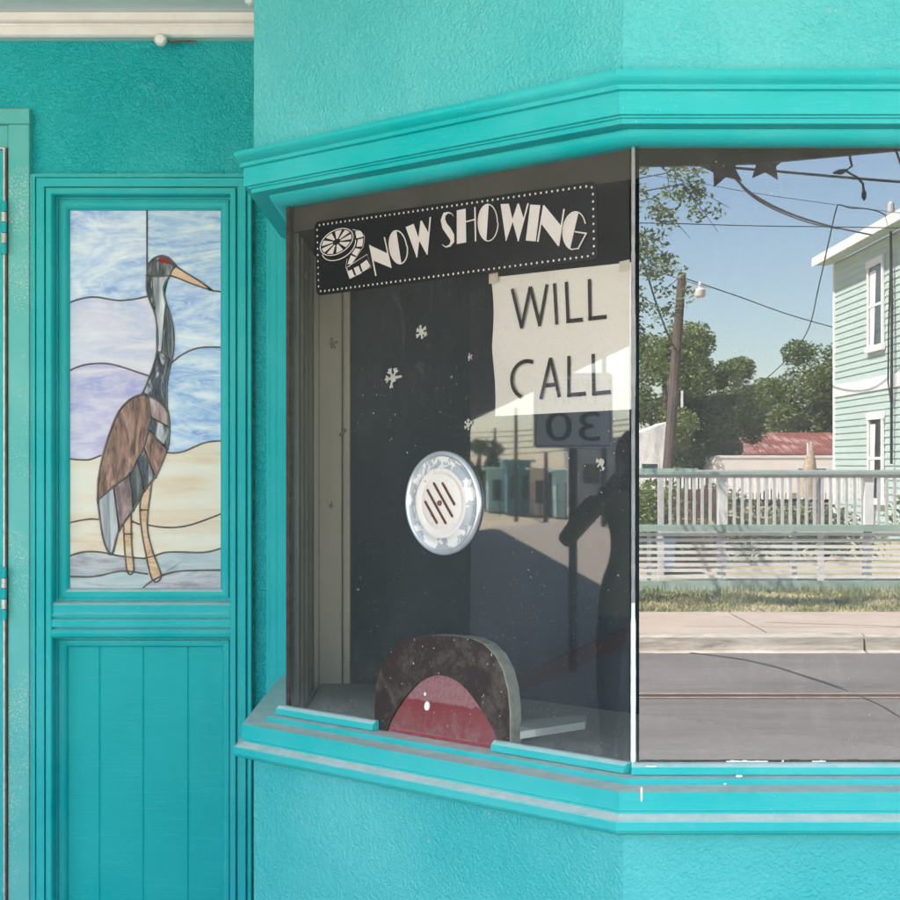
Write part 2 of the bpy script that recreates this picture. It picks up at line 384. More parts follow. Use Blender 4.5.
# --- inside of the booth
inner = lambda o: [(x, y) for x, y in path(o, 4.34)]
b = MB()     # header board over the panes, inside
b.grid([[(x, y, z) for x, y in path(o, 4.30)] for o, z in ((-.012, 2.12), (-.012, 2.199), (-.06, 2.199), (-.06, 2.12), (-.012, 2.12))])
b.build('header_board', simple('dark header board', (.055, .048, .04), .7, .3, 8), booth)
b = MB(); b.box(P2.x+.012, P2.x+.022, P2.y+.02, 4.30, 1.04, 2.2); b.build('side_board', M['olive'], booth)
b = MB(); b.box(P2.x+.003, P2.x+.0115, P2.y+.012, 4.30, 1.04, 2.2); b.build('side_wall', M['paintv'], booth)
for y0, y1, dx in ((3.58, 3.62, .004), (3.70, 3.72, .003), (3.80, 3.86, .004)):
    boxpart('frame_strip', M['olive'], booth, P2.x+.0225, P2.x+.023+dx, y0, y1, 1.045, 2.115)
# casing of the inner doorway
cx0 = -.3395
for x0, x1, y in ((cx0, cx0+.011, 3.930), (cx0+.0125, cx0+.068, 3.936), (cx0+.070, cx0+.073, 3.945), (cx0+.0745, cx0+.088, 3.930)):
    boxpart('door_casing', M['cream'], booth, x0, x1, y, 3.98, 1.03, 2.70)
boxpart('inner_wall', M['navy'], booth, P2.x+.0225, 3.3, 3.985, 4.02, 0, 2.85)
boxpart('booth_ceiling', M['dark'], booth, P2.x+.04, 3.2, 3.0, 3.98, 2.72, 2.75)
boxpart('booth_floor', M['dark'], booth, P2.x+.04, 3.1, 3.0, 3.98, .02, .06)
b = MB(); b.slab([(-.320, 3.52, 1.030), (.345, 2.885, 1.030), (1.10, 2.885, 1.030), (.90, 3.015, 1.030), (.335, 3.51, 1.030), (-.10, 3.925, 1.030), (-.320, 3.925, 1.030)], (0, 0, .022))
b.build('counter', M['counter'], booth)
b = MB(); pa = at(518, 694, 3.55); pb = at(660, 630, 4.1); dz = Vector((0, 0, .042))
b.hexa([pa, pa+Vector((.01, .05, 0)), pa+Vector((.01, .05, 0))+dz, pa+dz], [pb, pb+Vector((.01, .05, 0)), pb+Vector((.01, .05, 0))+dz, pb+dz])
b.build('rail', simple('dark red wood', (.05, .010, .011), .6, .3, 8), booth)

# --- things fixed on the panes
def uzp(L): return [uz(x, y) for x, y in L]
def decal(mbx, uv, o=.0012, th=.0006, m=0): mbx.slab([A(u, z, o) for u, z in uv], N*th, m)
def stroke(mbx, pts, ws, o, m=0, th=.0005):
    n = len(pts); Lp = []; Rp = []
    for k in range(n):
        a = Vector(pts[max(k-1, 0)]); c = Vector(pts[min(k+1, n-1)]); d = (c-a).normalized(); q = Vector((-d.y, d.x))
        w_ = ws[k] if isinstance(ws, (list, tuple)) else ws
        Lp.append(Vector(pts[k])+q*w_/2); Rp.append(Vector(pts[k])-q*w_/2)
    for k in range(n-1):
        mbx.face([A(p.x, p.y, o+th) for p in (Lp[k], Lp[k+1], Rp[k+1], Rp[k])], m)
# NOW SHOWING sticker
st = empty('window_sticker', A(.35, 1.9, .001), 'black NOW SHOWING sticker with film reel and dotted border on the angled pane', 'sticker')
cor = uzp([(315, 222), (597, 181), (598.5, 259), (317, 296)])
def bil(s, t_):
    a = Vector(cor[0]).lerp(Vector(cor[1]), s); c = Vector(cor[3]).lerp(Vector(cor[2]), s); return a.lerp(c, t_)
def rrect(i, r, n=6):  # inset i, radius r in metres
    W = (Vector(cor[1])-Vector(cor[0])).length; H = (Vector(cor[3])-Vector(cor[0])).length; out = []
    for (sx, sy, a0) in ((0, 0, 180), (1, 0, 270), (1, 1, 0), (0, 1, 90)):
        cx = i+r if sx == 0 else W-i-r; cy = i+r if sy == 0 else H-i-r
        for k in range(n+1):
            a = R(a0+90*k/n); out.append(bil((cx+r*math.cos(a))/W, (cy+r*math.sin(a))/H))
    return out
b = MB(); decal(b, [(p.x, p.y) for p in rrect(0, .014)], .0008, .0006); b.build('sticker_sheet', M['black'], st)
b = MB(); loop = rrect(.0085, .010, 4); loop.append(loop[0]); tot = sum((loop[k+1]-loop[k]).length for k in range(len(loop)-1))
nd_ = 130; acc = 0; k = 0
for q in range(nd_):
    s_ = tot*q/nd_
    while acc+(loop[k+1]-loop[k]).length < s_: acc += (loop[k+1]-loop[k]).length; k += 1
    p = loop[k].lerp(loop[k+1], (s_-acc)/(loop[k+1]-loop[k]).length); rr = .0024
    dim = p.x > uz(535, 263)[0] and p.x < uz(568, 260)[0] and p.y < 1.98
    b.face([A(p.x+rr*math.cos(R(a)), p.y+rr*math.sin(R(a)), .0022) for a in range(0, 360, 45)], 1 if dim else 0)
b.build('dotted_border', [M['print'], M['dim']], st, kind='stuff')
z4 = lambda L: uzp([(300+x/5.625, 170+y/5.625) for x, y in L]); z5 = lambda L: uzp([(450+x/5.625, 170+y/5.625) for x, y in L])
def letter(polys):
    b = MB()
    for k, p in enumerate(polys): b.face([A(u, z, .0020+.00006*k) for u, z in p])
    b.build('letter', M['print'], st)
def ell(cx, cy, rx, ry, rot, a0, a1, n=28): 
    out = []; c, s_ = math.cos(R(rot)), math.sin(R(rot))
    for k in range(n+1):
        a = R(a0+(a1-a0)*k/n); x = rx*math.cos(a); y = ry*math.sin(a); out.append((cx+x*c-y*s_, cy+x*s_+y*c))
    return out
def ring(cx, cy, rx, ry, rot, a0, a1, w, zf, n=28):
    o_ = ell(cx, cy, rx, ry, rot, a0, a1, n); i_ = ell(cx, cy, rx-w, ry-w, rot, a0, a1, n)
    return [zf([o_[k], o_[k+1], i_[k+1], i_[k]]) for k in range(n)]
def cutell(cx, cy, rx, ry, rot, xc0, xc1, zf):   # part of the ellipse left of a steep cut, filled
    pts = []
    for (x, y) in ell(cx, cy, rx, ry, rot, 0, 360, 60)[:-1]:
        t_ = (y-(cy-ry))/(2*ry); lim = xc0+(xc1-xc0)*t_
        pts.append((min(x, lim), y))
    return zf(pts)
letter([z4([(392, 422), (497, 470), (519, 552), (412, 508)]), z4([(392, 422), (400, 422), (435, 595), (427, 597)]), z4([(475, 378), (482, 378), (520, 552), (512, 550)])])
letter([cutell(558, 435, 53, 97, -8, 545, 575, z4)]+ring(558, 435, 53, 97, -8, 0, 360, 7, z4))
letter([z4([(598, 322), (643, 303), (674, 390), (660, 492)]), z4([(682, 287), (689, 285), (729, 358), (718, 478), (671, 392)]), z4([(733, 266), (741, 265), (722, 478), (715, 474)]), z4([(682, 287), (689, 287), (664, 492), (657, 490)])])
Sp = z4([(868, 262), (858, 246), (838, 240), (817, 250), (808, 280), (818, 315), (840, 345), (858, 375), (862, 402), (848, 425), (825, 434), (803, 420)])
SW = [.0012, .0018, .0035, .010, .0145, .0175, .0190, .0170, .0125, .006, .0028, .0012]
b = MB(); stroke(b, Sp, [q*.86 for q in SW], .0018); b.build('letter', M['print'], st)
letter([z5([(42, 228), (92, 218), (95, 408), (42, 417)]), z5([(92, 288), (142, 275), (142, 283), (92, 296)]), z5([(140, 210), (148, 208), (152, 401), (144, 402)])])
letter([cutell(219, 297, 58, 106, 0, 222, 208, z5)]+ring(219, 297, 58, 106, 0, 0, 360, 6, z5))
letter([z5([(288, 192), (335, 190), (358, 288), (318, 400)]), z5([(383, 190), (392, 190), (418, 272), (386, 402), (356, 290)]), z5([(439, 188), (448, 188), (390, 402), (383, 400)]), z5([(384, 190), (391, 190), (321, 400), (315, 398)])])
letter([z5([(455, 195), (512, 198), (486, 402), (430, 397)])])
letter([z5([(533, 197), (627, 312), (612, 430), (515, 300)]), z5([(527, 200), (536, 198), (502, 405), (493, 403)]), z5([(641, 220), (650, 220), (618, 430), (609, 425)])])
gl_ = ring(705, 342, 68, 110, 6, 90, 335, 7, z5)
letter([cutell(705, 342, 67, 108, 6, 728, 678, z5)]+gl_+[z5([(708, 344), (778, 354), (776, 363), (710, 352)]), z5([(778, 356), (770, 356), (722, 446), (730, 448)]), z5([(728, 444), (690, 452), (690, 445), (722, 440)])])
# film reel
b = MB()
fc = (210, 405); 
for k, pz in enumerate(ring(210, 405, 104, 66, -32, 0, 360, 5, z4, 40)): b.face([A(u, z, .0021) for u, z in pz])
for k, pz in enumerate(ring(222, 432, 106, 68, -32, 15, 190, 5, z4, 30)): b.face([A(u, z, .0020) for u, z in pz])
for k in range(9):
    a0 = k*40+5; o_ = ell(210, 405, 92, 56, -32, a0, a0+27, 4); i_ = ell(210, 405, 24, 15, -32, a0+4, a0+24, 2)
    b.face([A(u, z, .0023) for u, z in z4(o_+list(reversed(i_)))])
for P_ in ([(315, 345), (345, 345), (362, 375), (322, 385)], [(330, 392), (360, 385), (355, 430), (322, 432)], [(316, 440), (345, 446), (322, 485), (296, 470)], [(290, 480), (318, 492), (296, 530), (272, 530)],
           [(272, 570), (296, 560), (312, 600), (282, 610)], [(306, 552), (334, 540), (350, 582), (322, 594)], [(344, 532), (380, 505), (400, 540), (358, 574)]):
    b.face([A(u, z, .0022) for u, z in z4(P_)])
for L_ in ([(300, 335), (345, 345), (368, 375), (362, 430), (300, 520), (280, 545)], [(268, 548), (285, 612), (405, 545), (382, 475), (268, 548)], [(270, 500), (262, 545), (285, 612)]):
    stroke(b, z4(L_), .0012, .0019)
b.build('film_reel_print', M['print'], st)

# WILL CALL paper, taped inside the pane
pp = empty('paper_sign', A(.7, 1.7, -.014), 'cream paper reading WILL CALL taped inside the angled pane', 'sign')
b = MB(); rows = []
TL, TR, BR, BL = [Vector(q) for q in uzp([(485, 277), (631, 261), (631, 409), (490, 416)])]
for i in range(17):
    t_ = i/16; row = []
    for j in range(17):
        s_ = j/16; p = TL.lerp(TR, s_).lerp(BL.lerp(BR, s_), t_)
        p = Vector((p.x+(.0012*math.sin(t_*9)+.0018*math.sin(t_*4+1))*(1-s_), p.y))
        row.append(A(p.x, p.y, -.0125-.006*(1-s_)**3*abs(math.sin(t_*5+.6))-.0015*math.sin(s_*6+t_*3)**2))
    rows.append(row)
b.grid(rows); sh = b.build('sheet', M['paper'], pp, smooth=True)
def textmesh(s_, size=1.0):
    c = bpy.data.curves.new('t', 'FONT'); c.body = s_; c.resolution_u = 4; c.size = size
    o = bpy.data.objects.new('t', c); COL.objects.link(o); bpy.context.view_layer.update()
    me = bpy.data.meshes.new_from_object(o.evaluated_get(bpy.context.evaluated_depsgraph_get()))
    vs = [v.co.copy() for v in me.vertices]; fs = [tuple(p.vertices) for p in me.polygons]
    bpy.data.objects.remove(o); bpy.data.meshes.remove(me); bpy.data.curves.remove(c)
    x0 = min(v.x for v in vs); x1 = max(v.x for v in vs); y0 = min(v.y for v in vs); y1 = max(v.y for v in vs)
    return [((v.x-x0)/(x1-x0), (v.y-y0)/(y1-y0)) for v in vs], fs
def textin(mbx, s_, quad, conv, m=0):     # quad: TL TR BR BL in some 2-d space, conv -> 3-d
    vs, fs = textmesh(s_); i = len(mbx.v); q = [Vector(p) for p in quad]
    for x, y in vs:
        p = q[3].lerp(q[2], x).lerp(q[0].lerp(q[1], x), y); mbx.v.append(tuple(conv(p)))
    for f in fs: mbx.f.append(tuple(i+k for k in f)); mbx.m.append(m)
def strokes_word(name, letters, conv, wd):
    for L in letters:
        b = MB()
        for ln in L:
            pts = uzp(ln)
            n = len(pts)
            for k in range(n-1):
                a = Vector(pts[k]); c = Vector(pts[k+1]); d = (c-a).normalized(); q = Vector((-d.y, d.x))*wd/2; e = d*wd*(.35 if n > 2 and 0 < k < n-2 else .0)
                b.face([conv(p) for p in (a-e+q, c+e+q, c+e-q, a-e-q)])
        b.build('letter', M['ink'], pp)
cv = lambda p: A(p.x, p.y, -.0110)
g = lambda L: [(480+x/5.456, 255+y/5.456) for x, y in L]
def arcpts(cx, cy, rx, ry, a0, a1, n=14): return [(cx+rx*math.cos(R(a0+(a1-a0)*k/n)), cy+ry*math.sin(R(a0+(a1-a0)*k/n))) for k in range(n+1)]
W_ = [[g([(154, 182), (207, 398)]), g([(205, 398), (253, 170)]), g([(253, 170), (306, 386)]), g([(303, 386), (345, 158)])],
      [g([(385, 152), (398, 378)])],
      [g([(450, 144), (460, 368)]), g([(450, 360), (540, 350)])],
      [g([(576, 128), (580, 356)]), g([(570, 346), (671, 335)])]]
C_ = [[g(arcpts(240, 680, 88, 103, -70, -248, 16))],
      [g([(310, 786), (364, 560)]), g([(364, 560), (412, 775)]), g([(330, 712), (398, 704)])],
      [g([(464, 549), (464, 772)]), g([(454, 764), (557, 755)])],
      [g([(597, 538), (600, 765)]), g([(590, 757), (692, 746)])]]
strokes_word('WILL', W_, cv, .0078); strokes_word('CALL', C_, cv, .0078)
mtape = simple('yellowed tape', (.72, .62, .52), .3, .1, 20)
for (x, y) in ((489, 276), (620, 264)):
    b = MB(); u, z = uz(x, y); b.face([A(u-.010, z-.014, -.0108), A(u+.014, z-.012, -.0108), A(u+.014, z+.008, -.0108), A(u-.010, z+.006, -.0108)]); b.build('tape', mtape, pp)


# frost flakes
def flake(x, y, r, label, mat, drop=0):
    b = MB(); u, z = uz(x, y); rnd = random.Random(int(x*7+y)); a0 = rnd.random()*60
    for k in range(6):
        if rnd.random() < drop: continue
        a = R(a0+60*k); l = r*(.75+.35*rnd.random()); d = Vector((math.cos(a), math.sin(a))); q = Vector((-d.y, d.x)); c = Vector((u, z))
        w_ = r*.13
        b.face([A(p.x, p.y, .0020+k*.00005) for p in (c+q*w_, c+d*l+q*w_*.8, c+d*l-q*w_*.8, c-q*w_)])
        for s2 in (-1, 1):
            if rnd.random() < .25: continue
            e = (d+q*s2*1.0).normalized(); o_ = c+d*l*.55; e2 = Vector((-e.y, e.x))
            b.face([A(p.x, p.y, .0023+k*.00005) for p in (o_+e2*w_*.7, o_+e*l*.42+e2*w_*.6, o_+e*l*.42-e2*w_*.6, o_-e2*w_*.7)])
    for k in range(4):
        c = Vector((u+r*.3*(rnd.random()-.5), z+r*.3*(rnd.random()-.5))); rr = r*(.2+.14*rnd.random())
        b.face([A(c.x+rr*math.cos(t_)*(.8+.3*rnd.random()), c.y+rr*math.sin(t_), .0026+k*.00006) for t_ in [k2*math.pi/4 for k2 in range(8)]])
    b.build('snowflake_sticker', mat, label=label, cat='sticker', group='worn snowflake stickers on the angled pane')
flake(422, 332, .019, 'whole white snowflake sticker above the others, below the word OW of the black sticker', M['frost'])
flake(394, 378, .023, 'torn white snowflake sticker down and left of the whole one', M['frost'], .2)
flake(469, 425, .013, 'faded snowflake scrap at the edge of the dark reflection above the speaker grille', M['frost'], .35)
flake(470, 357, .008, 'smallest snowflake scrap left of the WILL CALL paper', M['frost'], .3)
flake(602, 462, .017, 'pale snowflake remnant below the reflected speed sign, near the pane corner', M['frost'], .4)
flake(334, 343, .016, 'dark snowflake ghost over the cream inner casing under the film reel', M['frostd'], .25)
flake(343, 433, .014, 'dark broken snowflake on the casing edge, lower of the three left of the grille', M['frostd'], .5)
flake(307, 276, .010, 'dark glue mark just left of the black sticker', M['frostd'], .3)
flake(332, 505, .009, 'small dark glue speck low on the cream casing', M['frostd'], .4)

# speaker grille
gu, gz = uz(444, 503)
gc = A(gu, gz, .001)
gr = empty('speaker_grille', gc, 'round white and chrome speak-through grille with rusty slots on the angled pane', 'speaker grille')
mch, t, bb = newmat('chipped chrome'); n = noi(t, 16, 6, .7, obj=True)
tc = t.nodes.new('ShaderNodeTexCoord'); ln = t.nodes.new('ShaderNodeVectorMath'); ln.operation = 'LENGTH'; t.links.new(tc.outputs['Object'], ln.inputs[0])
blot = ramp(t, noi(t, 26, 5, .65), [(.50, 0), (.52, 1)])
c = mixc(t, blot, (.40, .42, .46), (.78, .74, .70))
c = mixc(t, ramp(t, noi(t, 60, 5, .7), [(.66, 0), (.70, 1)]), c, (.12, .08, .07))
t.links.new(c, bb.inputs['Base Color']); bb.inputs['Roughness'].default_value = .35; bb.inputs['Metallic'].default_value = .15
bump(t, bb, blot, .4, .002)
mwh, t, bb = newmat('peeling white enamel'); c = mixc(t, ramp(t, noi(t, 70, 5, .7), [(.60, 0), (.68, .8)]), (.74, .68, .64), (.34, .22, .17))
t.links.new(c, bb.inputs['Base Color']); bb.inputs['Roughness'].default_value = .55; bump(t, bb, noi(t, 90, 4), .3, .002)
m_ch2 = simple('bright chrome rim', (.60, .62, .66), .22, .15, 14, metal=.5)
b = MB(); b.lathe(gc, N, [(.1055, 0), (.1055, .004), (.103, .0075), (.098, .0085), (.0945, .006)], 64); b.build('rim', m_ch2, gr, smooth=True)
b = MB(); b.lathe(gc, N, [(.0946, .0058), (.088, .0045), (.080, .0050), (.0745, .0075), (.071, .0095)], 64); b.build('ring', mch, gr, smooth=True)
b = MB(); b.lathe(gc, N, [(.0709, .0095), (.066, .0108), (.061, .009), (.058, .0062), (.055, .0062), (.052, .0085), (.047, .0100), (.03, .0108), (.0001, .011)], 64); b.build('plate', mwh, gr, smooth=True)
b = MB(); sa = R(-52)
dd = Vector((math.cos(sa), math.sin(sa))); qq = Vector((-dd.y, dd.x))
for off, ln_ in ((-.031, .026), (-.0115, .041), (.0115, .041), (.031, .026)):
    c = qq*off
    for s0, s1 in ((-1, 1),):
        pts = []
        for k in range(9): a = R(90+180*k/8); pts.append(c+dd*(-ln_)+(dd*math.cos(a)+qq*math.sin(a))*.0031)
        for k in range(9): a = R(-90+180*k/8); pts.append(c+dd*ln_+(dd*math.cos(a)+qq*math.sin(a))*.0031)
        b.face([A(gu+p.x, gz+p.y, .0128) for p in pts])
b.build('slot', simple('rust in slots', (.13, .05, .03), .9, .5, 90), gr, label='rust stained slanting slots')
b = MB(); b.lathe(A(gu, gz, .0115), N, [(.006, 0), (.0055, .003), (.003, .0045), (.0001, .0048)], 14); b.build('screw', M['rust'], gr, smooth=True)

# ticket opening with board
tw = empty('ticket_window_cover', A(uz(440, 725)[0], 1.045, 0), 'dark brown arched ticket opening surround closed by a red half round board', 'ticket window')
outer_px = [(376, 727), (376, 705), (377, 685), (381, 668), (388, 655), (397, 645), (409, 638.5), (421, 636), (433, 635), (447, 635.5), (461, 636.5), (473, 638.5), (485, 644), (496, 655), (504, 670), (509, 690), (511, 712), (511, 741)]
inner_px = [(388, 729), (391, 722), (396, 712), (402, 703), (408, 695), (414, 688), (420, 682), (427, 678), (434, 675.5), (441, 675), (449, 676.5), (457, 680), (464, 685.5), (471, 693), (479, 704), (487, 716), (495, 730), (502, 744)]
ou = [Vector(q) for q in uzp(outer_px)]; iu = [Vector(q) for q in uzp(inner_px)]
for L in (ou, iu):
    L[0].y = 1.041; L[-1].y = 1.041
b = MB(); F_ = .004; Bk = -.030
for k in range(len(ou)-1):
    b.face([A(ou[k].x, ou[k].y, F_), A(ou[k+1].x, ou[k+1].y, F_), A(iu[k+1].x, iu[k+1].y, F_), A(iu[k].x, iu[k].y, F_)], 0)
    b.face([A(ou[k].x, ou[k].y, F_), A(ou[k+1].x, ou[k+1].y, F_), A(ou[k+1].x, ou[k+1].y, Bk), A(ou[k].x, ou[k].y, Bk)], 1)
    b.face([A(iu[k].x, iu[k].y, F_), A(iu[k+1].x, iu[k+1].y, F_), A(iu[k+1].x, iu[k+1].y, Bk), A(iu[k].x, iu[k].y, Bk)], 0)
    b.face([A(ou[k].x, ou[k].y, Bk), A(ou[k+1].x, ou[k+1].y, Bk), A(iu[k+1].x, iu[k+1].y, Bk), A(iu[k].x, iu[k].y, Bk)], 1)
mbr, t, bb = newmat('scuffed brown hardboard')
c = mixc(t, ramp(t, noi(t, 14, 7, .75, .4), [(.48, 0), (.72, .75)]), (.028, .015, .014), (.16, .13, .10))
c = mixc(t, ramp(t, noi(t, 120, 2), [(.70, 0), (.73, .8)]), c, (.5, .46, .38))
t.links.new(c, bb.inputs['Base Color']); bb.inputs['Roughness'].default_value = .5; bump(t, bb, noi(t, 80, 5), .3, .002)
b.build('surround', [mbr, simple('grey cut edge', (.42, .41, .35), .7, .25, 40)], tw)
mrd, t, bb = newmat('dusty red board')
tc = t.nodes.new('ShaderNodeNewGeometry'); sp = nd(t, 'ShaderNodeSeparateXYZ'); t.links.new(tc.outputs['Position'], sp.inputs[0])
hz = math_(t, 'ADD', sp.outputs[2], math_(t, 'MULTIPLY', noi(t, 30, 6, .7), .022))
band = ramp(t, hz, [(0, 0), (1, 0)])
mr = nd(t, 'ShaderNodeMapRange', i_1=1.124, i_2=1.129, i_3=0, i_4=.62); t.links.new(hz, mr.inputs[0])
ms = math_(t, 'MULTIPLY', mr.outputs[0], ramp(t, noi(t, 160, 4, .7), [(.3, .35), (.65, 1)]))
c = mixc(t, ms, (.36, .030, .042), (.62, .42, .45))
scr = noi(t, 40, 4, .7, 1.5, stretch=(4, 4, .7))
c = mixc(t, ramp(t, scr, [(.66, 0), (.70, .75)]), c, (.72, .55, .55))
mr3 = nd(t, 'ShaderNodeMapRange', i_1=1.056, i_2=1.043, i_3=0, i_4=.7); t.links.new(hz, mr3.inputs[0])
c = mixc(t, math_(t, 'MULTIPLY', mr3.outputs[0], ramp(t, noi(t, 90, 3), [(.4, 0), (.6, 1)])), c, (.6, .4, .42))
t.links.new(c, bb.inputs['Base Color']); bb.inputs['Roughness'].default_value = .55; bump(t, bb, noi(t, 120, 4), .2, .002)
b = MB(); b.slab([A(p.x, p.y, -.001) for p in iu], N*-.012); b.build('board', mrd, tw)
b = MB(); u, z = uz(427, 706)
pts = [(0, .011), (.005, .009), (.007, .003), (.006, -.005), (.002, -.010), (-.004, -.009), (-.006, -.002), (-.004, .006)]
b.slab([A(u+x*1.15, z+y*.9, 0) for x, y in pts], N*.0015); u2, z2 = uz(425, 694)
b.slab([A(u2+x*.45, z2+y*.35, 0) for x, y in pts], N*.001)
b.build('paint_blob', M['sealw'], tw)
b = MB(); pa = A(uz(521, 737)[0], 1.053, -.02)
b.hexa([at(520, 739, 3.0), at(585, 729, 3.06), at(586, 722, 3.12), at(520, 727, 3.1)], [p+Vector((0, 0, .014)) for p in (at(520, 739, 3.0), at(585, 729, 3.06), at(586, 722, 3.12), at(520, 727, 3.1))])
b.build('scoop', M['counter'], tw)

# ================================================================== RECESSED ENTRANCE WALL
YW = 4.30
wall = empty('entrance_wall', (-1.0, YW, 0), 'deep turquoise stucco wall of the recessed entrance left of the booth', 'wall')
b = MB(); b.box(-2.7, -1.147, YW, YW+.12, 2.386, 2.95); b.box(-1.147, P2.x-.02, YW, YW+.12, 2.385, 2.95)
b.box(-.54, P2.x-.02, YW, YW+.12, 0, 2.385)
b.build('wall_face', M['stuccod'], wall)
boxpart('ceiling_panel', M['ceil'], wall, -2.7, 3.8, 2.76, YW+.12, 2.822, 2.88)
def hprof(x0, x1, prof, name, mat, parent, **k):   # prof (y, z) extruded along x
    b = MB(); rows = [[(x, y, z) for y, z in prof] for x in (x0, x1)]
    b.grid(rows, 0, True); b.face(rows[0]); b.face(rows[1]); return b.build(name, mat, parent, **k)
hprof(-2.7, P2.x+.02, [(4.299, 2.757), (4.262, 2.757), (4.255, 2.762), (4.255, 2.786), (4.262, 2.790), (4.262, 2.793), (4.248, 2.796), (4.244, 2.800), (4.244, 2.8205), (4.299, 2.8205)], 'cornice_trim', M['trimwhite'], wall)
# filler boards beside the booth
for x0, x1, y in ((-.5015, -.4905, 4.288), (-.4900, -.470, 4.274), (-.4695, -.40, 4.262)):
    boxpart('filler_board', M['paintv'], wall, x0, x1, y, YW-.001, .0, 2.7, bevel=.002)
boxpart('caulk_strip', M['jamb'], wall, -1.1424, -1.1365, 4.275, YW+.04, 0, 2.387)
boxpart('backing_wall', M['dark'], wall, -2.7, -.41, YW+.05, YW+.10, 0, 2.5)
boxpart('gap_strip', simple('weathered putty', (.10, .20, .17), .8, .6, 60), wall, -.5375, -.533, YW-.012, YW-.001, 0, 2.385)
# bulb socket
bs = empty('bulb_socket', (at(161, 40, 4.25)), 'small white bare bulb socket under the white cornice trim', 'lamp')
b = MB(); p = at(161, 40.5, 4.245); b.lathe(p+Vector((0, .01, 0)), (0, -1, 0), [(.012, -.01), (.014, 0), (.017, .008), (.017, .02), (.012, .028), (.0001, .030)], 16); b.build('socket', M['trimwhite'], bs, smooth=40)
b = MB(); b.tube([p+Vector((.014, 0, 0)), p+Vector((.03, .01, -.002)), p+Vector((.06, .012, .002)), p+Vector((.095, .012, .0))], .003); b.build('wire_stub', M['rust'], bs)
bs2 = empty('bulb_socket', at(251, 3, 4.0), 'white bulb socket cut by the top edge of the photo beside the booth corner', 'lamp')
b = MB(); p = at(250, 3, 4.0); b.lathe(p+Vector((0, 0, .04)), (0, 0, -1), [(.014, 0), (.016, .02), (.012, .042), (.0001, .048)], 16); b.build('socket', M['trimwhite'], bs2, smooth=40)

# ------------------------------------------------ stained glass sidelight
def rectsweep(x0, x1, z0, z1, prof, openbottom=False, m=0):   # prof (inset, y)
    b = MB(); rows = []
    for ins, y in prof:
        r = [(x0+ins, y, z0+(0 if openbottom else ins)), (x0+ins, y, z1-ins), (x1-ins, y, z1-ins), (x1-ins, y, z0+(0 if openbottom else ins))]
        if not openbottom: r.append(r[0])
        rows.append(r)
    b.grid(rows, m); return b
side = empty('sidelight_panel', (-.837, YW, 0), 'tall turquoise framed sidelight with stained glass bird above a plank panel', 'window panel')
X0, X1, ZT = -1.1355, -.538, 2.388
rectsweep(X0, X1, .05, ZT, [(0, YW), (0, 4.266), (.002, 4.262), (.0100, 4.262), (.0112, 4.270), (.0135, 4.270), (.0148, 4.258), (.0165, 4.256), (.0365, 4.2555), (.0380, 4.267), (.0405, 4.267), (.0418, 4.254),
    (.0435, 4.2525), (.0545, 4.2525), (.0575, 4.255), (.0585, 4.262), (.0588, 4.318)], True).build('casing', M['paintv'], side)
Zr = lambda y: CAMZ-(y-HOR)/FPX*4.262
hprof(X0+.0555, X1-.0555, [(4.318, Zr(601)), (4.268, Zr(603)), (4.262, Zr(605)), (4.262, Zr(613)), (4.258, Zr(613.6)), (4.258, Zr(616.5)), (4.270, Zr(617)), (4.270, Zr(618.6)), (4.257, Zr(619.2)), (4.256, Zr(626.6)),
    (4.270, Zr(627.3)), (4.270, Zr(628.6)), (4.255, Zr(629.5)), (4.252, Zr(633)), (4.255, Zr(636)), (4.264, Zr(638.5)), (4.318, Zr(638.8))], 'rail', M['painth'], side)
sx0, sx1 = X0+.059, X1-.059
st_prof = [(0, 4.318), (.0, 4.300), (.004, 4.300), (.0045, 4.306), (.008, 4.306), (.009, 4.298), (.016, 4.296), (.024, 4.299), (.030, 4.307), (.033, 4.318), (.034, 4.324)]
rectsweep(sx0, sx1, Zr(602)+.001, ZT-.059, st_prof).build('glass_stop', M['paintv'], side, smooth=35)
rectsweep(sx0, sx1, .05, Zr(638.7)-.001, [(i*.85, y) for i, y in st_prof], True).build('panel_stop', M['paintv'], side, smooth=35)
xs_ = [-1.058, -.962, -.842, -.7185, -.612]
for k in range(4):
    b = MB(); x0, x1 = xs_[k], xs_[k+1]; g_ = .0022
    rows = [[(x0, 4.3222, z), (x0+g_, 4.3205, z), (x0+g_+.001, 4.3195, z), (x1-g_-.001, 4.3195, z), (x1-g_, 4.3205, z), (x1, 4.3222, z)] for z in (.05, 1.12)]
    b.grid(rows); b.build('plank', M['plank'], side)
boxpart('backing_board', M['plank'], side, X0+.01, X1-.01, 4.3275, 4.345, .03, ZT-.01)
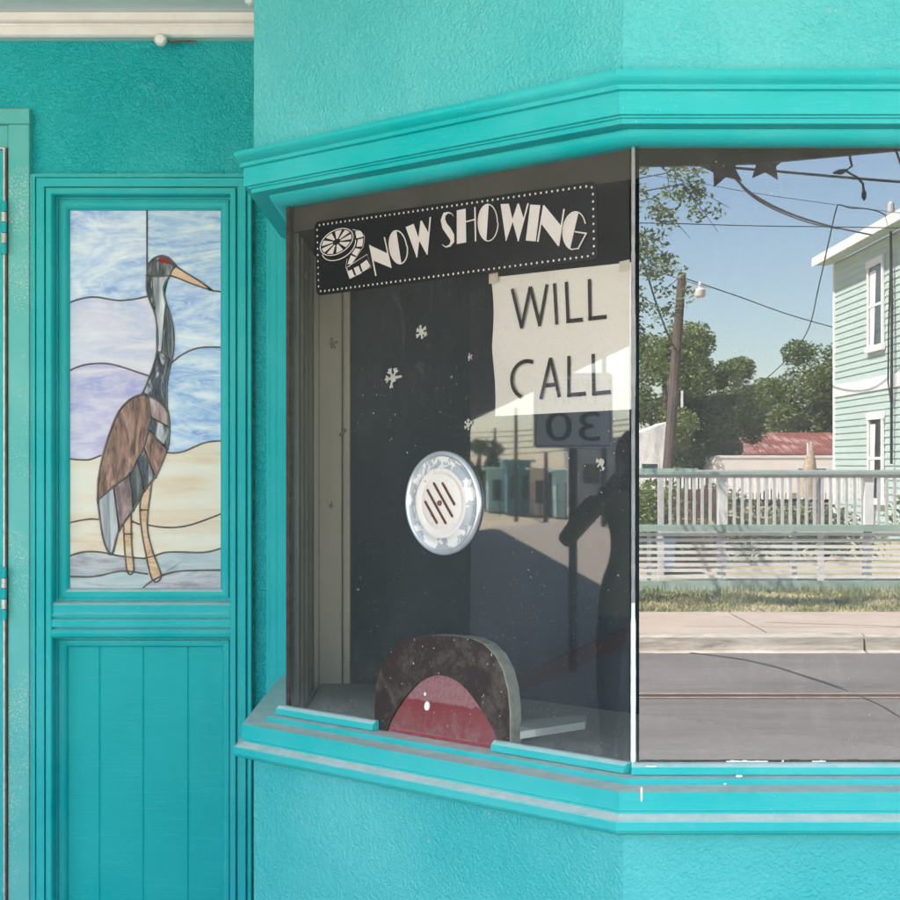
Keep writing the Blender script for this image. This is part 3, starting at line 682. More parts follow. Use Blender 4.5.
# stained glass: pieces cut to shape, lead between them
YG = 4.319
def opal(name, c1, c2, c3=None, scale=5, stretch=(1, 1, 3), dist=2.2, rot=0, mx=.5):
    m, t, b = newmat(name); tc = t.nodes.new('ShaderNodeNewGeometry'); mp = t.nodes.new('ShaderNodeMapping')
    mp.inputs['Rotation'].default_value = (0, rot, 0); mp.inputs['Scale'].default_value = stretch; t.links.new(tc.outputs['Position'], mp.inputs[0])
    n = nd(t, 'ShaderNodeTexNoise', i_Scale=scale, i_Detail=5, i_Roughness=.55, i_Distortion=dist); t.links.new(mp.outputs[0], n.inputs['Vector'])
    n2 = nd(t, 'ShaderNodeTexNoise', i_Scale=scale*3.3, i_Detail=7, i_Roughness=.62, i_Distortion=dist*1.3); t.links.new(mp.outputs[0], n2.inputs['Vector'])
    c = ramp(t, n.outputs[0], [(.34, c1), (.52, c2), (.68, c3 or c2)])
    c = mixc(t, ramp(t, n2.outputs[0], [(.46, 0), (.64, mx)]), c, c3 or c1)
    t.links.new(c, b.inputs['Base Color']); b.inputs['Roughness'].default_value = .25; b.inputs['Specular IOR Level'].default_value = .18
    bump(t, b, n2.outputs[0], .05, .003); return m
g_blue = opal('blue opal glass', (.28, .45, .78), (.56, .69, .90), (.86, .90, .96), 3.5)
g_blue2 = opal('clear blue opal glass', (.24, .42, .76), (.45, .62, .84), (.80, .86, .93), 4)
g_pur = opal('lilac opal glass', (.40, .42, .72), (.60, .55, .77), (.78, .73, .85), 3.5)
g_lil = opal('pale lilac glass', (.52, .60, .82), (.70, .68, .82), (.82, .80, .88), 3)
g_sand = opal('sand opal glass', (.80, .60, .42), (.84, .75, .62), (.86, .81, .72), 2.2, (1, 1, 6), .8)
g_wat = opal('grey water glass', (.34, .42, .44), (.48, .58, .60), (.62, .60, .62), 5, (1, 1, 4))
g_wat2 = opal('violet water glass', (.34, .28, .33), (.46, .48, .52), (.60, .60, .62), 5, (1, 1, 5))
g_rust = opal('rust streaky glass', (.04, .035, .04), (.34, .18, .14), (.64, .46, .40), 9, (3.6, 1, .7), 1.2, R(28), .2)
g_mauve = opal('mauve glass', (.16, .11, .12), (.38, .26, .25), (.70, .60, .58), 9, (3, 1, .8), 1.2, R(15), .25)
g_grey = opal('grey streaky glass', (.02, .025, .03), (.09, .11, .12), (.50, .54, .57), 8, (4, 1, .7), 1.2, R(10), .15)
g_gd = opal('dark streaky glass', (.012, .02, .03), (.06, .08, .11), (.75, .75, .78), 11, (4, 1, .8), 1.0, R(-35), .1)
g_neck = opal('pale grey glass', (.12, .14, .16), (.46, .49, .52), (.80, .83, .86), 6, (5, 1, .4), .8, 0, .3)
g_leg = opal('peach glass', (.60, .32, .16), (.76, .48, .30), (.80, .66, .48), 8)
g_beak = opal('pale peach beak glass', (.74, .46, .28), (.80, .54, .36), (.84, .62, .45), 6)
g_red = opal('ruby glass', (.22, .01, .015), (.30, .015, .02), (.36, .03, .03), 8)
def gp(L, y): return [Vector(((x-450)/FPX*y, y, CAMZ-(py-HOR)/FPX*y)) for x, py in L]
def piece(L, mat, y=YG, **k):
    b = MB(); b.slab(gp(L, y), (0, .002, 0)); return b.build('glass_piece', mat, side, **k)
def sm(L, n=4):      # Catmull-Rom smoothing
    out = []
    for i in range(len(L)-1):
        p0, p1, p2, p3 = L[max(i-1, 0)], L[i], L[i+1], L[min(i+2, len(L)-1)]
        for k in range(n):
            t_ = k/n
            out.append(tuple(.5*((2*p1[a])+(-p0[a]+p2[a])*t_+(2*p0[a]-5*p1[a]+4*p2[a]-p3[a])*t_*t_+(-p0[a]+3*p1[a]-3*p2[a]+p3[a])*t_**3) for a in (0, 1)))
    out.append(L[-1]); return out
L_B = sm([(66, 304), (80, 299), (94, 297), (108, 299), (120, 300.5), (135, 299), (149, 296)])
L_D = sm([(66, 372.5), (80, 366), (95, 363.5), (110, 364), (125, 368), (140, 373), (155, 378)])
L_F = sm([(62, 458), (80, 459.8), (90, 459.5), (101, 455.5), (120, 450)])
L_H = sm([(62, 524.5), (80, 520.5), (92, 519), (104, 519.8), (120, 520)])
L_I = sm([(62, 559), (78, 553), (90, 551.5), (103, 552.5), (115, 555), (124, 556.5), (143, 558.5)])
L_J = sm([(62, 576), (85, 577), (100, 575.5), (115, 572), (127, 571), (140, 573), (148, 574)])
R_C = [(208, 289.5), (214, 291), (228, 292.5)]
R_E = sm([(170, 364), (180, 356), (190, 350.5), (200, 347.7), (212, 347), (228, 348)])
R_G = sm([(160, 451), (167, 452.5), (175, 453), (185, 451), (195, 446.5), (208, 442), (228, 440.5)])
R_H = sm([(143, 524), (148, 525), (160, 527), (175, 527.5), (190, 525), (205, 520), (228, 511)])
R_I = sm([(143, 558.5), (154, 556), (165, 552.5), (180, 552), (200, 552.5), (212, 551), (228, 546)])
R_J = sm([(135, 596), (145, 586), (158, 577.5), (170, 573), (185, 570.8), (228, 570)])
lx, rx = 62, 230
rev = lambda L: list(reversed(L))
piece([(lx, 206), (147, 206), (147, 275)]+[(149, 296)]+rev(L_B)[1:], g_blue)
piece(L_B+[(156, 320), (156, 350), (155, 378)]+rev(L_D)[1:], g_lil)
piece(L_D+[(148, 385), (120, 420), (110, 440), (120, 450)]+rev(L_F)[1:], g_pur)
piece([(147, 206), (rx, 206), (rx, 292.5)]+rev(R_C)+[(175, 268), (160, 262), (147, 262)], g_blue2)
piece([(170, 272), (208, 289.5)]+R_C[1:]+rev(R_E)+[(165, 350), (164, 300)], g_blue)
piece(R_E+rev(R_G)+[(160, 420)], g_blue2)
piece(L_F+[(146, 455), (146, 524.8), (143, 524.6)]+rev(L_H)[1:], g_sand)
piece(R_G+rev(R_H)+[(143, 500), (150, 470)], g_sand)
piece(L_H+[(143, 524), (143, 558.5)]+rev(L_I)[1:], g_sand)
piece(R_H+rev(R_I), g_sand)
piece(L_I+[(148, 574)]+rev(L_J)[1:], g_wat2)
piece(L_J+[(156, 579), (145, 586), (135, 598)]+[(lx, 598)], g_wat)
piece(R_I+[(rx, 570)]+rev(R_J)[1:-3]+[(156, 579), (148, 574)], g_wat)
piece(R_J+[(rx, 598), (135, 598)], g_wat2)
YB = YG-.003
head = sm([(147, 276), (147.5, 268), (150, 262), (155, 257.5), (162, 255.5), (168, 257.5), (173, 262), (175.5, 266), (172, 270.5), (170, 275.5)])
piece(head+[(158, 276.5)], g_grey, YB)
piece(sm([(157, 260.5), (162, 257.8), (168, 259.5), (172.5, 264.5)])+[(167, 263.5), (160, 262)], g_red, YB-.0015)
beak = [(175.5, 266), (186, 273), (200, 281.5), (212, 290), (204, 288), (190, 283), (178, 278), (170, 275.5)]
piece(beak, g_beak, YB)
piece([(147, 276.5), (152, 276.5), (153, 292), (155, 309), (150, 300), (147, 288)], g_gd, YB)
piece([(152, 276.5), (169.5, 276), (165, 283), (163.5, 290), (165.5, 303), (163, 330), (161, 352), (157, 350), (158, 335), (157, 327), (154.8, 313), (155, 309), (153, 292)], g_neck, YB)
piece([(165.5, 303), (170, 315), (173, 330), (173.5, 345), (171.5, 360), (161, 352), (163, 330)], g_grey, YB)
piece([(157, 350), (161, 352), (171.5, 360), (168.5, 372), (166.5, 388), (167, 411), (160, 403), (153, 397), (142.5, 393.5), (147, 383), (152.5, 368)], g_gd, YB)
wing = sm([(147, 395), (138, 395.5), (128, 401), (118, 413), (110, 432), (103, 455), (98.5, 478), (97.5, 500)])
piece(wing+[(113, 487), (129, 474)]+sm([(129, 474), (136, 461), (143, 447), (147.5, 430), (150, 415), (149.5, 403), (147, 395)])[1:-1], g_rust, YB)
piece([(148.5, 396.5), (160, 403), (167, 411), (169, 427), (150.3, 417)], g_mauve, YB)
piece([(150.3, 417), (169, 427), (169, 436), (167, 449), (148.5, 430)], g_gd, YB)
piece([(148.5, 430), (167, 449), (160, 467), (155, 477), (143.5, 447)], g_rust, YB)
piece([(143.5, 447), (155, 477), (144, 491), (137, 459.5)], g_gd, YB)
piece([(137, 459.5), (144, 491), (133, 510), (129.5, 474)], g_grey, YB)
piece([(129.5, 474), (133, 510), (119, 530), (113.5, 487)], g_mauve, YB)
piece([(97.8, 500), (113.5, 487), (119, 530), (113, 551), (109.5, 553.5), (103, 540)], g_neck, YB)
piece([(144.5, 490), (152, 480), (150, 495), (148, 510), (140.3, 510), (140.5, 500)], g_leg, YB+.001)
piece([(140.3, 510), (148, 510), (146.5, 522), (149, 540), (155, 560), (161, 576), (152, 579.5), (146, 560), (141, 530)], g_leg, YB+.001)
piece([(123.5, 525), (131, 513), (131, 534), (124, 534)], g_leg, YB+.001)
piece([(124, 534), (131, 534), (132, 555), (133.5, 570.5), (127, 571.5), (125.5, 555)], g_leg, YB+.001)
def came(L, r=.0024, y=YG-.001):
    b = MB(); b.tube(gp(L, y), r, 6); return b.build('lead_came', M['came'], side, smooth=True)
came([(147, 208), (147, 276)])
for L in (L_B, L_D, L_F[:-4], L_H[:-5], [(131.5, 521), (136, 523), (140, 524.5)], L_I, L_J, R_C, R_E, R_G[4:], R_H[3:], R_I, R_J): came(L)
yb = YB-.0005
came(head+[(158, 276.5), (147, 276)], .0022, yb); came(beak, .0022, yb); came(sm([(156, 261.5), (162, 257.4), (168, 259.5), (173, 265)]), .0015, yb-.001)
came(sm([(147, 276), (146.5, 288), (149.5, 300), (154.5, 313), (157, 327), (157.8, 342), (156, 356), (152, 370), (147, 383), (142.5, 393.5)]), .0026, yb)
came(sm([(170, 275.5), (165, 283), (163.5, 290), (165.8, 303), (170, 315), (173, 330), (173.6, 345), (171.5, 360), (168.5, 372), (166.5, 388), (167, 411)]), .0026, yb)
came(sm([(152, 276.5), (153, 292), (155, 309)]), .0012, yb); came(sm([(165.5, 303), (163, 330), (161, 352), (157, 350)]), .0012, yb); came([(161, 352), (171.5, 360)], .0012, yb)
came(wing, .0028, yb); came(sm([(97.5, 500), (103, 538), (109.5, 553.5), (113, 551), (119, 530), (133, 510), (144, 491), (155, 477), (160, 467), (167, 449), (169, 436), (169, 424), (167, 411), (158, 401), (147, 395), (142.5, 393.5)]), .0028, yb)
came(sm([(97.8, 500), (113, 487), (129.5, 474), (137, 459.5), (143.5, 447), (148.5, 430), (150.3, 416), (147, 395)]), .0026, yb)
for L in ([(150.3, 417), (169, 427)], [(148.5, 430), (167, 449)], [(143.5, 447), (155, 477)], [(137, 459.5), (144, 491)], [(129.5, 474), (133, 510)], [(113.5, 487), (119, 530)],
          [(124, 534), (131, 534)], [(140.3, 510), (148, 510)]): came(L, .0022, yb)
came(sm([(144.5, 490), (140.5, 500), (140, 515), (143, 540), (152, 579.5), (161, 576), (152, 550), (147, 525), (150, 495), (152, 480)]), .0022, yb)
came(sm([(123.5, 525), (124, 540), (127, 571.5), (133.5, 570.5), (131.5, 545), (131, 513)]), .0022, yb)
b = MB()
for x, y in ((147, 275.5), (175.5, 266), (168.5, 427), (167, 449), (155, 477), (144, 491), (133, 510), (119, 530), (129.5, 474), (113, 487), (97.8, 500), (150.3, 417), (148.5, 430), (167, 411), (140.3, 510), (131, 534), (142.5, 393.5), (109.5, 553.5), (127, 571)):
    p = gp([(x, y)], yb-.001)[0]; b.lathe(p, (0, -1, 0), [(.0045, 0), (.004, .001), (.0022, .0022), (.0001, .0026)], 8)
b.build('solder_joints', M['came'], side, smooth=True, kind='stuff')

# ------------------------------------------------ door at the far left
door = empty('entrance_door', (-1.65, YW, 0), 'turquoise door with metal edge and hinges cut by the left photo edge', 'door')
b = MB(); b.box(-1.2005, -1.1425, 4.268, 4.30, 0, 2.522); b.build('jamb', M['jamb'], door, bevel=.003)
b = MB(); b.box(-2.66, -1.2015, 4.276, 4.30, 2.459, 2.522); b.build('head_jamb', M['jamb'], door, bevel=.003)
hprof(-2.67, -1.1425, [(4.272, 2.5225), (4.267, 2.525), (4.267, 2.562), (4.270, 2.565), (4.30, 2.566), (4.30, 2.5225)], 'drip_cap', M['jamb'], door)
b = MB(); b.box(-2.62, -1.2120, 4.262, 4.285, .02, 2.45); b.build('door_leaf', M['paintv'], door)
rectsweep(-2.625, -1.2045, -.1, 2.458, [(0, 4.285), (0, 4.256), (.0015, 4.2545), (.0045, 4.2545), (.006, 4.256), (.006, 4.262)], True).build('metal_edge', M['alu'], door)
b = MB(); b.tube([(-1.2028, 4.263, .1), (-1.2028, 4.263, 2.455)], .0012); b.build('rust_line', M['rust'], door)
for z0, z1 in ((2.168, 2.312), (1.180, 1.322)):
    h = MB(); h.box(-1.225, -1.206, 4.2485, 4.254, z0, z1); ho = h.build('hinge', M['paintv'], door)
    for k in range(5):
        a_ = z0+(z1-z0)*k/5; c_ = z0+(z1-z0)*(k+1)/5-.0025
        q = MB(); q.lathe((-1.2055, 4.247, a_), (0, 0, 1), [(.0001, 0), (.0075, 0), (.0075, c_-a_), (.0001, c_-a_)], 12); q.build('knuckle', M['paintv'] if k % 2 == 0 else M['alu'], ho, smooth=40)
exec_rest = True

# ================================================================== BUILDING BEYOND, CANOPY
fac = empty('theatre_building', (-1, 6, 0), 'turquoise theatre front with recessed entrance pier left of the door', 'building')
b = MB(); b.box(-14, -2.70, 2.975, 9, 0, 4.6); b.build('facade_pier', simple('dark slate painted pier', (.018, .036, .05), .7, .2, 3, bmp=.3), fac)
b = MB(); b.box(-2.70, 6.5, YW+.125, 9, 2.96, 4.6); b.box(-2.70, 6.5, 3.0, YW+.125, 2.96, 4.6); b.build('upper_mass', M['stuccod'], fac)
b = MB(); b.box(3.75, 14, 2.9, 9, 0, 4.6); b.build('facade_pier', M['stuccod'], fac)
can = empty('entrance_canopy', (1, 1, 2.86), 'white edged flat canopy over the entrance reflected dark at the top of the front pane', 'canopy')
msof = simple('dull awning paint', (.12, .11, .105), .8, .4, 6, bmp=.3)
b = MB(); b.slab([(-2.9, 2.9, 2.905), (-2.9, -.95, 2.905), (3.6, -.62, 2.905), (5.5, -.5, 2.905), (5.5, 2.78, 2.905), (1, 2.77, 2.905)], (0, 0, .10)); b.build('canopy_deck', M['ceil'], can)
b = MB(); 
ff = lambda x: -.99+.46*(x+2.9)/8.4
for x0, z0, x1, z1 in ((-2.9, 2.80, .9, 2.825), (.9, 2.825, 1.25, 2.83), (1.25, 2.83, 1.95, 2.888), (1.95, 2.888, 5.5, 2.90)):
    b.hexa([(x0, ff(x0), z0), (x1, ff(x1), z1), (x1, ff(x1)+.035, z1), (x0, ff(x0)+.035, z0)], [(x0, ff(x0), 3.10), (x1, ff(x1), 3.10), (x1, ff(x1)+.035, 3.10), (x0, ff(x0)+.035, 3.10)])
b.build('fascia', simple('peeling dark fascia', (.018, .017, .017), .7, .9, 18), can)
# star bunting and hanging light cords below the canopy edge
CE = 6.5
mstar = simple('faded plum felt', (.34, .20, .27), .8, .25, 60, bmp=.4)
for (x, y, r, rot, lab) in ((723, 167, 22, 14, 'faded plum star hanging from the canopy edge, left of the pair'), (766, 163, 20, -4, 'faded plum star hanging from the canopy edge, right of the pair')):
    c = fr(x, y, CE); rr = r/FPX*CE; b = MB(); pts = []
    for k in range(10):
        a = R(rot+90+36*k); q = rr if k % 2 == 0 else rr*.48; pts.append((c.x+q*1.1*math.cos(a), c.y, c.z+q*math.sin(a)))
    b.slab(pts, (0, .006, 0)); b.build('star_ornament', mstar, label=lab, cat='ornament', group='felt stars on the canopy')
b = MB(); L = [fr(690, 148, CE), fr(735, 151, CE), fr(752, 154, CE-.05), fr(768, 153, CE), fr(784, 158, CE+.05), fr(780, 152, CE)]
b.tube(L, [.015, .02, .026, .024, .014, .01], 8); b.build('cable_bundle', M['black'], label='black bundle of cable tied under the canopy edge', cat='cable')
mcord = simple('dark green light cord', (.012, .02, .03), .5, .3, 30)
for lab, L, bl in (('forked light cord with a bulb hanging right of the stars', [(850, 140), (850, 158), (852, 166), (846, 171), (858, 178), (863, 184), (864, 193)], (864, 193)),
               ('short light cord cut by the right photo edge', [(892, 138), (896, 150), (900, 162), (904, 170)], (904, 170))):
    rt = empty('hanging_light_cord', fr(L[0][0], L[0][1], CE), lab, 'light cord', 'light cords under the canopy')
    b = MB(); b.tube([fr(x, y, CE) for x, y in L], .0055, 6); b.build('cord', mcord, rt)
    b = MB(); c = fr(bl[0], bl[1], CE); b.lathe(c, (0, 0, -1), [(.006, -.01), (.011, .0), (.010, .02), (.002, .032)], 10); b.build('bulb', mcord, rt)
    if bl[0] < 870:
        b = MB(); b.tube([fr(848, 170, CE), fr(840, 172, CE), fr(833, 173, CE)], [.006, .012, .004], 6); b.build('bulb', mcord, rt)
# neighbouring shop row; awning front extended upward to block the mirrored sky
row = empty('shop_row', (-22, 6, 0), 'low shop row with a jutting front made tall to block the sky, mirrored beside the speed sign', 'building')
boxpart('wall', simple('dull shop wall', (.16, .15, .15), .8, .3, 1), row, -36, -14.05, 2.97, 10, 0, 3.6)
boxpart('sky_blocking_front', msof, row, -38, -2.95, 1.9, 2.96, 2.27, 4.5)

# ================================================================== GROUND
masph, t, bb = newmat('worn asphalt'); c = ramp(t, noi(t, .7, 6, .6, obj=False), [(.35, (.125, .108, .10)), (.65, (.175, .152, .142))])
c = mixc(t, ramp(t, noi(t, 32, 4, .8, obj=False), [(.48, 0), (.62, .7)]), c, (.26, .235, .22))
c = mixc(t, ramp(t, noi(t, 2.2, 6, .7, .4, obj=False, stretch=(.12, 1, 1)), [(.45, 0), (.7, .55)]), c, (.085, .078, .075)); c = mixc(t, ramp(t, noi(t, 5, 4, .7, obj=False), [(.66, 0), (.72, .5)]), c, (.06, .055, .055)); t.links.new(c, bb.inputs['Base Color']); bb.inputs['Roughness'].default_value = .85
bump(t, bb, noi(t, 120, 3, obj=False), .5, .01)
mwalk, t, bb = newmat('sandy concrete walk'); c = ramp(t, noi(t, 1.1, 8, .75, .4, obj=False), [(.38, (.40, .315, .255)), (.7, (.52, .42, .35))])
c = mixc(t, ramp(t, noi(t, 40, 4, .7, obj=False), [(.5, 0), (.75, .35)]), c, (.25, .22, .19)); t.links.new(c, bb.inputs['Base Color']); bb.inputs['Roughness'].default_value = .9
bump(t, bb, noi(t, 70, 4, obj=False), .5, .01)
mkerb, t, bb = newmat('stained kerb concrete'); c = ramp(t, noi(t, 3, 8, .8, .6, obj=False, stretch=(.5, 1, 4)), [(.36, (.24, .20, .16)), (.6, (.60, .54, .46))])
t.links.new(c, bb.inputs['Base Color']); bb.inputs['Roughness'].default_value = .9; bump(t, bb, noi(t, 40, 4, obj=False), .5, .01)
mearth, t, bb = newmat('dry yard earth'); c = ramp(t, noi(t, 1.2, 6, .65, obj=False), [(.3, (.16, .17, .08)), (.5, (.38, .31, .20)), (.7, (.50, .40, .29))]); t.links.new(c, bb.inputs['Base Color']); bb.inputs['Roughness'].default_value = .95
mgrav, t, bb = newmat('pale gravel'); c = ramp(t, noi(t, 5, 6, .7, obj=False), [(.3, (.22, .185, .15)), (.7, (.31, .265, .22))]); t.links.new(c, bb.inputs['Base Color']); bb.inputs['Roughness'].default_value = .95; bump(t, bb, noi(t, 60, 4, obj=False), .6, .02)
def cy(x):        # the road bends away west of x = -18
    return 0 if x > -16 else -((-16-x)**2)*.010
XS = [-90, -75, -60, -50, -42, -36, -30, -26, -22, -19, -16, -8, 0, 8, 20, 40, 90]
def strip(y0, y1, z0, z1=None, base=None):
    b = MB(); z1 = z0 if z1 is None else z1
    rows = [[(x, y0+cy(x), z0) for x in XS], [(x, y1+cy(x), z1) for x in XS]]
    if base is not None: rows = [[(x, y0+cy(x), base) for x in XS]]+rows+[[(x, y1+cy(x), base) for x in XS]]
    b.grid(rows); return b
Y_N, Y_F = -2.6, -8.95
b = MB(); b.face([(-900, -900, -.165), (900, -900, -.165), (900, 900, -.165), (-900, 900, -.165)]); b.build('ground', mearth, kind='structure')
strip(Y_N-.3, Y_F+.05, -.152).build('road', masph, kind='structure')
strip(4.5, Y_N+.14, 0).build('pavement', mgrav, kind='structure')
b = strip(Y_N+.145, Y_N, .002, .002, -.16); b.build('kerb', mkerb, kind='structure')
# far kerb in cast lengths, sloping gutter
kb = empty('far_kerb', (4, Y_F, -.15)); kb['kind'] = 'structure'
xk = [-60, -40, -25, -12, -6, 0]+[3.87+3.3*k for k in range(-1, 6)]+[30, 60, 90]
xk = sorted(set(xk))
for k in range(len(xk)-1):
    b = MB(); x0, x1 = xk[k]+.012, xk[k+1]-.012
    if x1 < -14: continue
    pr = [(Y_F+.10, -.158), (Y_F+.095, -.150), (Y_F-.01, -.138), (Y_F-.03, -.02), (Y_F-.06, .001), (Y_F-.20, .004), (Y_F-.20, -.158)]
    rows = [[(x, y, z) for y, z in pr] for x in (x0, x1)]; b.grid(rows, 0, True); b.face(rows[0]); b.face(rows[1]); b.build('kerb_stone', mkerb, kb)
b = MB(); b.box(-14, 90, -11.35, Y_F-.2, -.16, -.002); b.build('pavement', mwalk, kind='structure')
b = MB(); b.box(-14, 90, -60, -11.35, -.16, -.012); b.build('lawn_soil', mearth, kind='structure')
# yellow centre lines, dark seam and streak
mye = simple('worn yellow road paint', (.33, .21, .13), .8, .3, 12); mdarkmark = simple('dark ground mark', (.035, .037, .042), .6, .3, 9)
for y in (-6.03, -6.23):
    b = MB(); b.grid([[(x, y+cy(x), -.147) for x in XS], [(x, y-.07+cy(x), -.147) for x in XS]]); b.build('centre_line', mye, kind='structure')
b = MB(); b.grid([[(x, -6.115+cy(x), -.148) for x in XS], [(x, -6.215+cy(x), -.148) for x in XS]]); b.build('centre_seam', mdarkmark, kind='structure')
def road(px, py): D = 1.752*FPX/(py-HOR); p = at(px, py, D); return Vector((p.x, 2*YF-D, -.1465))
ts = [((690, 653), .02), ((716, 656), .03), ((745, 660), .05), ((775, 667), .07), ((800, 675), .09), ((825, 683), .10), ((845, 690), .12)]
b = MB(); c_ = [road(*p) for p, w_ in ts]
b.grid([[c_[k]+Vector((0, w_, 0)) for k, (p, w_) in enumerate(ts)], [c_[k]-Vector((0, w_, 0)) for k, (p, w_) in enumerate(ts)]])
ts = [((857, 696), .03), ((868, 700), .10), ((885, 708), .17), ((900, 718), .22), ((918, 728), .2), ((940, 742), .1)]
c_ = [road(*p) for p, w_ in ts]
b.grid([[c_[k]+Vector((0, w_, 0)) for k, (p, w_) in enumerate(ts)], [c_[k]-Vector((0, w_, 0)) for k, (p, w_) in enumerate(ts)]])
b.build('dark_streak', mdarkmark, kind='structure')  # dark curved streak on the road, widening to the right
# pavement joints as thin dark cracks
b = MB()
for x in (3.0, 5.1, 7.5, 10):
    b.box(x, x+.012, -11.3, Y_F-.22, -.004, -.0005)
b.build('pavement_joint', mdarkmark, kind='structure')
b = MB()
rnd = random.Random(3)
for (x0, y0, x1, y1) in ((3.2, -10.2, 5.2, -9.5), (5.1, -9.5, 6.8, -10.4)):
    pts = [Vector((x0+(x1-x0)*k/12, y0+(y1-y0)*k/12+.05*(rnd.random()-.5), .0012)) for k in range(13)]
    b.grid([[p+Vector((0, .012, 0)) for p in pts], [p-Vector((0, .012, 0)) for p in pts]])
b.build('pavement_crack', simple('crack dirt', (.20, .16, .13), .9, .3, 20), kind='structure')
# grass verge
mgr, t, bb = newmat('mixed grass'); c = ramp(t, noi(t, 1.3, 6, .75, obj=False), [(.38, (.62, .50, .34)), (.48, (.34, .33, .16)), (.60, (.14, .20, .06))])
c = mixc(t, ramp(t, noi(t, 25, 3, .6, obj=False), [(.45, 0), (.65, .6)]), c, (.24, .26, .10)); t.links.new(c, bb.inputs['Base Color']); bb.inputs['Roughness'].default_value = .7
b = MB(); rnd = random.Random(11)
for k in range(34000):
    x = rnd.uniform(-1, 10); y = -11.3-2.85*rnd.random()
    if noise.noise(Vector((x*1.1, y*1.1, 0))) < -.28 and rnd.random() < .7: continue
    if abs(y+14.1) < .12: h = rnd.uniform(.03, .12)
    else: h = rnd.uniform(.015, .05)
    a = rnd.random()*6.28; w_ = .008; dx, dy = math.cos(a)*w_, math.sin(a)*w_; lx_, ly_ = rnd.uniform(-.04, .04), rnd.uniform(-.04, .04)
    b.face([(x-dx, y-dy, -.012), (x+dx, y+dy, -.012), (x+lx_, y+ly_, h)])
b.build('grass_verge', mgr, fixn=False, label='patchy sunlit grass between the pavement and the white fence', cat='grass', kind='stuff')

# ================================================================== FENCE ACROSS THE ROAD
FY = -14.26
mfw = simple('white fence paint', (.90, .87, .84), .6, .06, 5); mfg = simple('grey green fence paint', (.38, .50, .43), .6, .12, 4)
mfs = simple('aged white fence post', (.62, .60, .60), .7, .12, 5)
fence = empty('fence', (4, FY, 0), 'white picket and slat fence with grey green rails across the road', 'fence')
FX0, FX1 = -1.0, 9.2
def shared(name, mesh, mat, locs, parent):
    pass
b = MB(); b.box(-.022, .022, -.012, .012, 0, .60); b.v = [(v[0]+4, v[1]+FY, v[2]) for v in b.v]; pk = b.build('picket', mfw, fence); pk.location = (FX0, FY+.03, .83)
px0 = FX0; k = 0; n_p = 0
posts = [3.456+1.853*j for j in range(-2, 4)]
while True:
    k += 1; x = FX0+.079*k
    if x > FX1: break
    if any(abs(x-p) < .07 for p in posts): continue
    c = pk.copy(); COL.objects.link(c); c.parent = fence; c.location = (x+random.uniform(-.003, .003), FY+.03, .83); c.rotation_euler[1] = random.uniform(-.006, .006)
for (z0, z1, y0, y1, mt, nm) in ((1.425, 1.465, -.03, .06, mfs, 'top_rail'), (1.466, 1.505, -.07, .09, mfg, 'cap_rail'), (.745, .83, -.035, .055, mfg, 'middle_rail'), (-.01, .118, -.03, .05, mfg, 'base_board')):
    boxpart(nm, mt, fence, FX0, FX1, FY+y0, FY+y1, z0, z1)
boxpart('cap_rail', mfg, fence, FX0, 3.15, FY-.20, FY+.0, 1.507, 1.545)
for x in posts:
    boxpart('post', mfw, fence, x-.055, x+.055, FY-.02, FY+.058, .831, 1.424)
    boxpart('post', mfs, fence, x-.05, x+.05, FY-.10, FY-.015, 0, .744)
    boxpart('post', mfs, fence, x+.93-.025, x+.93+.025, FY-.08, FY-.015, 0.1, .744)
for j in range(8):
    z = .150+.0765*j; s0 = FX0
    for x_ in posts[1:]+[FX1]:
        if x_-s0 > .2:
            b = MB(); e0, e1 = random.uniform(-.006, .006), random.uniform(-.006, .006)
            b.hexa([(s0+.003, FY-.012, z+e0), (s0+.003, FY+.012, z+e0), (s0+.003, FY+.012, z+e0+.040), (s0+.003, FY-.012, z+e0+.040)], [(x_-.003, FY-.012, z+e1), (x_-.003, FY+.012, z+e1), (x_-.003, FY+.012, z+e1+.040), (x_-.003, FY-.012, z+e1+.040)])
            b.build('slat', mfw, fence); s0 = x_
# inner railing of the porch deck, behind (fewer, thicker balusters)
f2 = empty('inner_fence', (5, FY-1.6, 0), 'second white picket fence a step behind the first', 'fence')
pk2 = MB(); pk2.box(3.0, 3.04, FY-1.62, FY-1.59, .70, 1.46); p2 = pk2.build('picket', mfs, f2)
for k in range(1, 58):
    c = p2.copy(); COL.objects.link(c); c.parent = f2; c.location.x = k*.11
boxpart('rail', mfs, f2, 2.9, 9.4, FY-1.63, FY-1.57, 1.462, 1.52); boxpart('rail', mfs, f2, 2.9, 9.4, FY-1.63, FY-1.57, .62, .695)
for x_ in (2.9, 5.1, 7.3, 9.4): boxpart('post', mfs, f2, x_-.04, x_+.04, FY-1.7, FY-1.64, -.02, 1.52)

